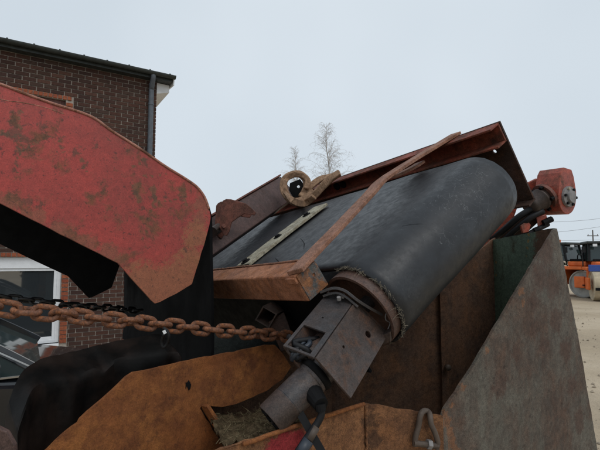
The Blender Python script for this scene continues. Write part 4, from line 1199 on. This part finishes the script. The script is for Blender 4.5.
# ------------------------------------------------------------------ road rollers far right
M_or = plain('orange_machine_paint', (.62, .13, .025), rough=.45, spec=.4, var=.15, scale=4)
M_drum = plain('dusty_steel_drum', (.44, .37, .26), rough=.7, spec=.3, var=.2, scale=3)
M_drumg = plain('grey_steel_drum', (.30, .30, .28), rough=.6, spec=.3, var=.2, scale=3)
M_blue = plain('blue_panel', (.03, .07, .28), rough=.4, spec=.4, var=.1)
def road_roller(loc, yaw, label, drum_m, body_m, board, grp):
    fx = Vector((math.cos(yaw), math.sin(yaw), 0)); fy = Vector((-fx.y, fx.x, 0)); A = (fx, fy, Z)
    def K(x, y, z): return loc + fx * x + fy * y + Z * z
    r = thing('road_roller', label, 'road roller', loc, grp)
    for s, nm in ((1, 'drum'), (-1, 'drum')):
        d = mesh(nm, *g_lathe(K(s * 1.55, -.85, .66), fy, [(0, 0), (.06, .12), (.06, .56), (.0, .60), (.02, .655), (.10, .66), (1.60, .66), (1.68, .655), (1.70, .60), (1.64, .56), (1.64, 0)], 36, closed=False), drum_m, r, smooth=True)
        d.data.set_sharp_from_angle(angle=math.radians(35))
        mesh('drum_yoke', *g_join([g_cbox(K(s * 1.5, .96, .75), .5, .12, .55, A), g_cbox(K(s * 1.5, -.96, .75), .5, .12, .55, A), g_cbox(K(s * 1.15, 0, 1.42), 1.0, 2.04, .16, A)]), body_m, r, bevel=.04)
        mesh('scraper', *g_cbox(K(s * 2.27, 0, .55), .05, 1.66, .12, A), M_dark, r)
    mesh('body', *g_join([g_cbox(K(0, 0, 1.0), 1.2, 1.5, .85, A), g_cbox(K(-.9, 0, 1.68), 1.4, 1.3, .36, A), g_cbox(K(1.2, 0, 1.62), .9, 1.3, .24, A)]), body_m, r, bevel=.06)
    if board:
        b = mesh('front_board', *g_cbox(K(1.72, 0, 1.45), .06, 1.9, .3, A), M_blue, r, bevel=.02)
        mesh('board_stripe', *g_cbox(K(1.755, .2, 1.45), .012, .9, .12, A), M_white, b)
    cabm = mesh('cab_glass', *g_hex([K(.75, .7, 1.75), K(-.5, .7, 1.75), K(-.5, -.7, 1.75), K(.75, -.7, 1.75), K(.6, .66, 2.55), K(-.45, .66, 2.55), K(-.45, -.66, 2.55), K(.6, -.66, 2.55)]), M_cglass, r)
    for x, y in ((.75, .71), (-.5, .71), (.75, -.71), (-.5, -.71), (.12, .71), (.12, -.71)):
        x1 = .6 if x > .5 else (-.45 if x < 0 else .1)
        mesh('cab_post', *g_strap([K(x, y, 1.75), K(x1, y * .95, 2.57)], fy, .09, .09), M_black, r)
    mesh('cab_roof', *g_cbox(K(.08, 0, 2.63), 1.5, 1.6, .13, A), M_roof, r, bevel=.04)
    mesh('seat', *g_join([g_cbox(K(0, .1, 1.85), .4, .45, .12, A), g_cbox(K(-.2, .1, 2.15), .1, .45, .5, A)]), body_m, r)
    for sy in (-1, 1):
        mesh('handrail', *g_tube(catmull([K(.6, sy * .95, 1.3), K(.6, sy * .95, 2.0), K(.1, sy * .95, 2.05), K(-.5, sy * .95, 2.0), K(-.5, sy * .95, 1.3)], 4), .025, 6), M_black, r)
        mesh('side_panel', *g_cbox(K(-.9, sy * .665, 1.66), .9, .03, .22, A), M_dark, r)
        mesh('mirror', *g_cbox(K(.9, sy * .95, 2.3), .05, .16, .28, A), M_black, r)
        mesh('step', *g_cbox(K(.2, sy * .85, .62), .5, .22, .05, A), M_black, r)
    mesh('exhaust', *g_cyl(K(-1.1, .4, 1.85), K(-1.1, .4, 2.4), .05, n=8), M_dark, r)
    mesh('water_tank', *g_cbox(K(1.2, 0, 1.80), .7, 1.2, .12, A), M_dark, r, bevel=.03)
    mesh('console', *g_cbox(K(.4, 0, 2.0), .18, .5, .35, A), M_dark, r)
    mesh('headlight', *g_cbox(K(.95, .5, 2.5), .1, .16, .12, A), M_white, r)
    mesh('headlight', *g_cbox(K(.95, -.5, 2.5), .1, .16, .12, A), M_white, r)
    mesh('beacon', *g_cyl(K(-.3, .5, 2.7), K(-.3, .5, 2.88), .07, n=10), M_or, r)
def ground_at(px, d):
    r = ray(px, 258); p = CAM + r * d; return Vector((p.x, p.y, 0))
road_roller(ground_at(603, 21.0), math.radians(-112), 'orange road roller with dusty tan drum and blue front board', M_drum, M_or, True, 'road rollers parked in the yard')
road_roller(ground_at(560, 23.0), math.radians(-62), 'orange road roller with grey drum half hidden by the skip wall', M_drumg, M_or, False, 'road rollers parked in the yard')

# ------------------------------------------------------------------ utility pole with wires
M_pole = plain('weathered_pole', (.14, .13, .125), rough=.9, spec=.1)
pb = ground_at(594, 75)
pole = thing('utility_pole', 'distant utility pole with crossarm above the road rollers', 'utility pole', pb)
mesh('mast', *g_cyl(pb, pb + Z * 6.7, .14, .09, 10), M_pole, pole)
mesh('crossarm', *g_cbox(pb + Z * 5.7, 1.9, .14, .14), M_pole, pole)
for x in (-.8, 0, .8):
    mesh('insulator', *g_cyl(pb + Vector((x, 0, 5.77)), pb + Vector((x, 0, 6.0)), .05, n=8), M_pole, pole)
def wire(a, b, sag):
    return catmull([a.lerp(b, k / 8) - Z * sag * 4 * (k / 8) * (1 - k / 8) for k in range(9)], 2)
for q, r_, sg in (((470, 216, 62), (660, 207, 60), 1.4), ((470, 234, 60), (660, 214, 60), 1.0), ((470, 238, 70), (660, 236, 80), .6)):
    mesh('wire', *g_tube(wire(W(*q), W(*r_), sg), .018, 5), M_pole, pole)

# ------------------------------------------------------------------ bare birches
M_bark = plain('pale_birch_bark', (.42, .40, .38), rough=.9, spec=.1, var=.3, scale=3)
M_twig = plain('haze_paled_twigs', (.46, .44, .43), rough=.95, spec=.05, var=.2, scale=3)  # twigs made paler, distance haze is put into their colour
def birch(px, ytop, d, label, seed, spread):
    R = random.Random(seed)
    b = ground_at(px, d)
    Ht = CAMH + (258 - ytop) / FPX * d
    tr = thing('birch_tree', label, 'tree', b, 'bare birches beyond the skip')
    P = []; x = 0; y = 0
    for i in range(13):
        P.append(b + Vector((x, y, Ht * i / 12))); x += R.gauss(0, .10); y += R.gauss(0, .10)
    mesh('trunk', *g_tube(P, lambda t: .15 * (1 - t) + .012, 7), M_bark, tr, smooth=True)
    TV, TF = [], []
    def addt(P, r0, r1, n=4):
        v, f = g_tube(P, lambda t: r0 + (r1 - r0) * t, n, caps=False)
        n0 = len(TV); TV.extend(v); TF.extend([tuple(i + n0 for i in q) for q in f])
    for k in range(110):
        t = .30 + .68 * (k / 110)
        i = int(t * 12); p = P[i].lerp(P[min(i + 1, 12)], t * 12 - i)
        a = R.uniform(0, 2 * math.pi)
        L = spread * (1.12 - t) * R.uniform(.7, 1.25)
        up = R.uniform(1.0, 2.0)
        dirv = Vector((math.cos(a), math.sin(a), up)).normalized()
        br = [p]; dv = dirv.copy()
        for s in range(5):
            dv = (dv + Vector((R.gauss(0, .16), R.gauss(0, .16), .02 - .08 * s))).normalized()
            br.append(br[-1] + dv * L / 5)
        addt(br, .014, .005)
        for s in range(9):
            q0 = br[1 + s % 5]
            dd = (dv + Vector((R.gauss(0, .7), R.gauss(0, .7), R.gauss(0, .5)))).normalized(); l2 = L * R.uniform(.2, .42)
            e = q0 + dd * l2 * .6
            addt([q0, e, e + (dd + Vector((0, 0, -.9))).normalized() * l2 * .5], .006, .003, 3)
            for s3 in range(2):
                e2 = e + Vector((R.gauss(0, .5), R.gauss(0, .5), R.gauss(-.2, .4))) * l2 * .55
                addt([e, e2], .0045, .0025, 3)
    mesh('crown', TV, TF, M_twig, tr)
birch(328, 121, 38, 'bare birch with dense fine twigs, taller of the two trees', 3, 5.2)
birch(294, 142, 44, 'bare birch with sparse twigs above the webbing sling', 8, 4.2)

# ------------------------------------------------------------------ distant hedge line
R = random.Random(21); HV, HF = [], []
M_hedge = plain('far_hedge', (.055, .062, .050), rough=1, spec=.05, var=.4, scale=.6)
for k in range(9000):
    x = R.uniform(10, 140); y = 95 + R.uniform(-3, 3)
    hmax = 3.0 + 1.4 * mnoise.noise((x * .13, 0, 0)) + .8 * mnoise.noise((x * .5, 3, 0))
    c = Vector((x, y, R.uniform(0, max(.8, hmax)))); s = R.uniform(.25, .55)
    a = Vector((R.gauss(0, 1), R.gauss(0, 1), R.gauss(0, 1))).normalized(); b, _ = perp(a)
    n0 = len(HV); HV += [c - a * s, c + b * s, c + a * s]; HF.append((n0, n0 + 1, n0 + 2))
hg = mesh('hedge_line', HV, HF, M_hedge); hg['kind'] = 'stuff'
top(hg, 'dark hedge line on the horizon behind the road rollers', 'hedge')

# ------------------------------------------------------------------ loose stones on the yard
R = random.Random(31); GV, GF = [], []
for k in range(800):
    y = 3 + 34 * R.random() ** 1.5; x = y * R.uniform(.5, .80)
    r_ = R.choice([.010, .013, .016, .022, .032]) * R.uniform(.7, 1.3)
    c = Vector((x, y, -.012))
    vs = [c + Vector((R.uniform(.7, 1.2) * r_ * dx, R.uniform(.7, 1.2) * r_ * dy, R.uniform(.5, .9) * r_ * dz)) for dx, dy, dz in ((1, 0, 0), (0, 1, 0), (-1, 0, 0), (0, -1, 0), (0, 0, 1), (0, 0, -1))]
    n0 = len(GV); GV += vs
    GF += [tuple(i + n0 for i in q) for q in ((0, 1, 4), (1, 2, 4), (2, 3, 4), (3, 0, 4), (1, 0, 5), (2, 1, 5), (3, 2, 5), (0, 3, 5))]
gv_ = mesh('gravel', GV, GF, plain('yard_stones', (.30, .25, .19), rough=.95, spec=.1, var=.4, scale=3)); gv_['kind'] = 'stuff'
top(gv_, 'small loose stones scattered over the sandy yard', 'gravel')
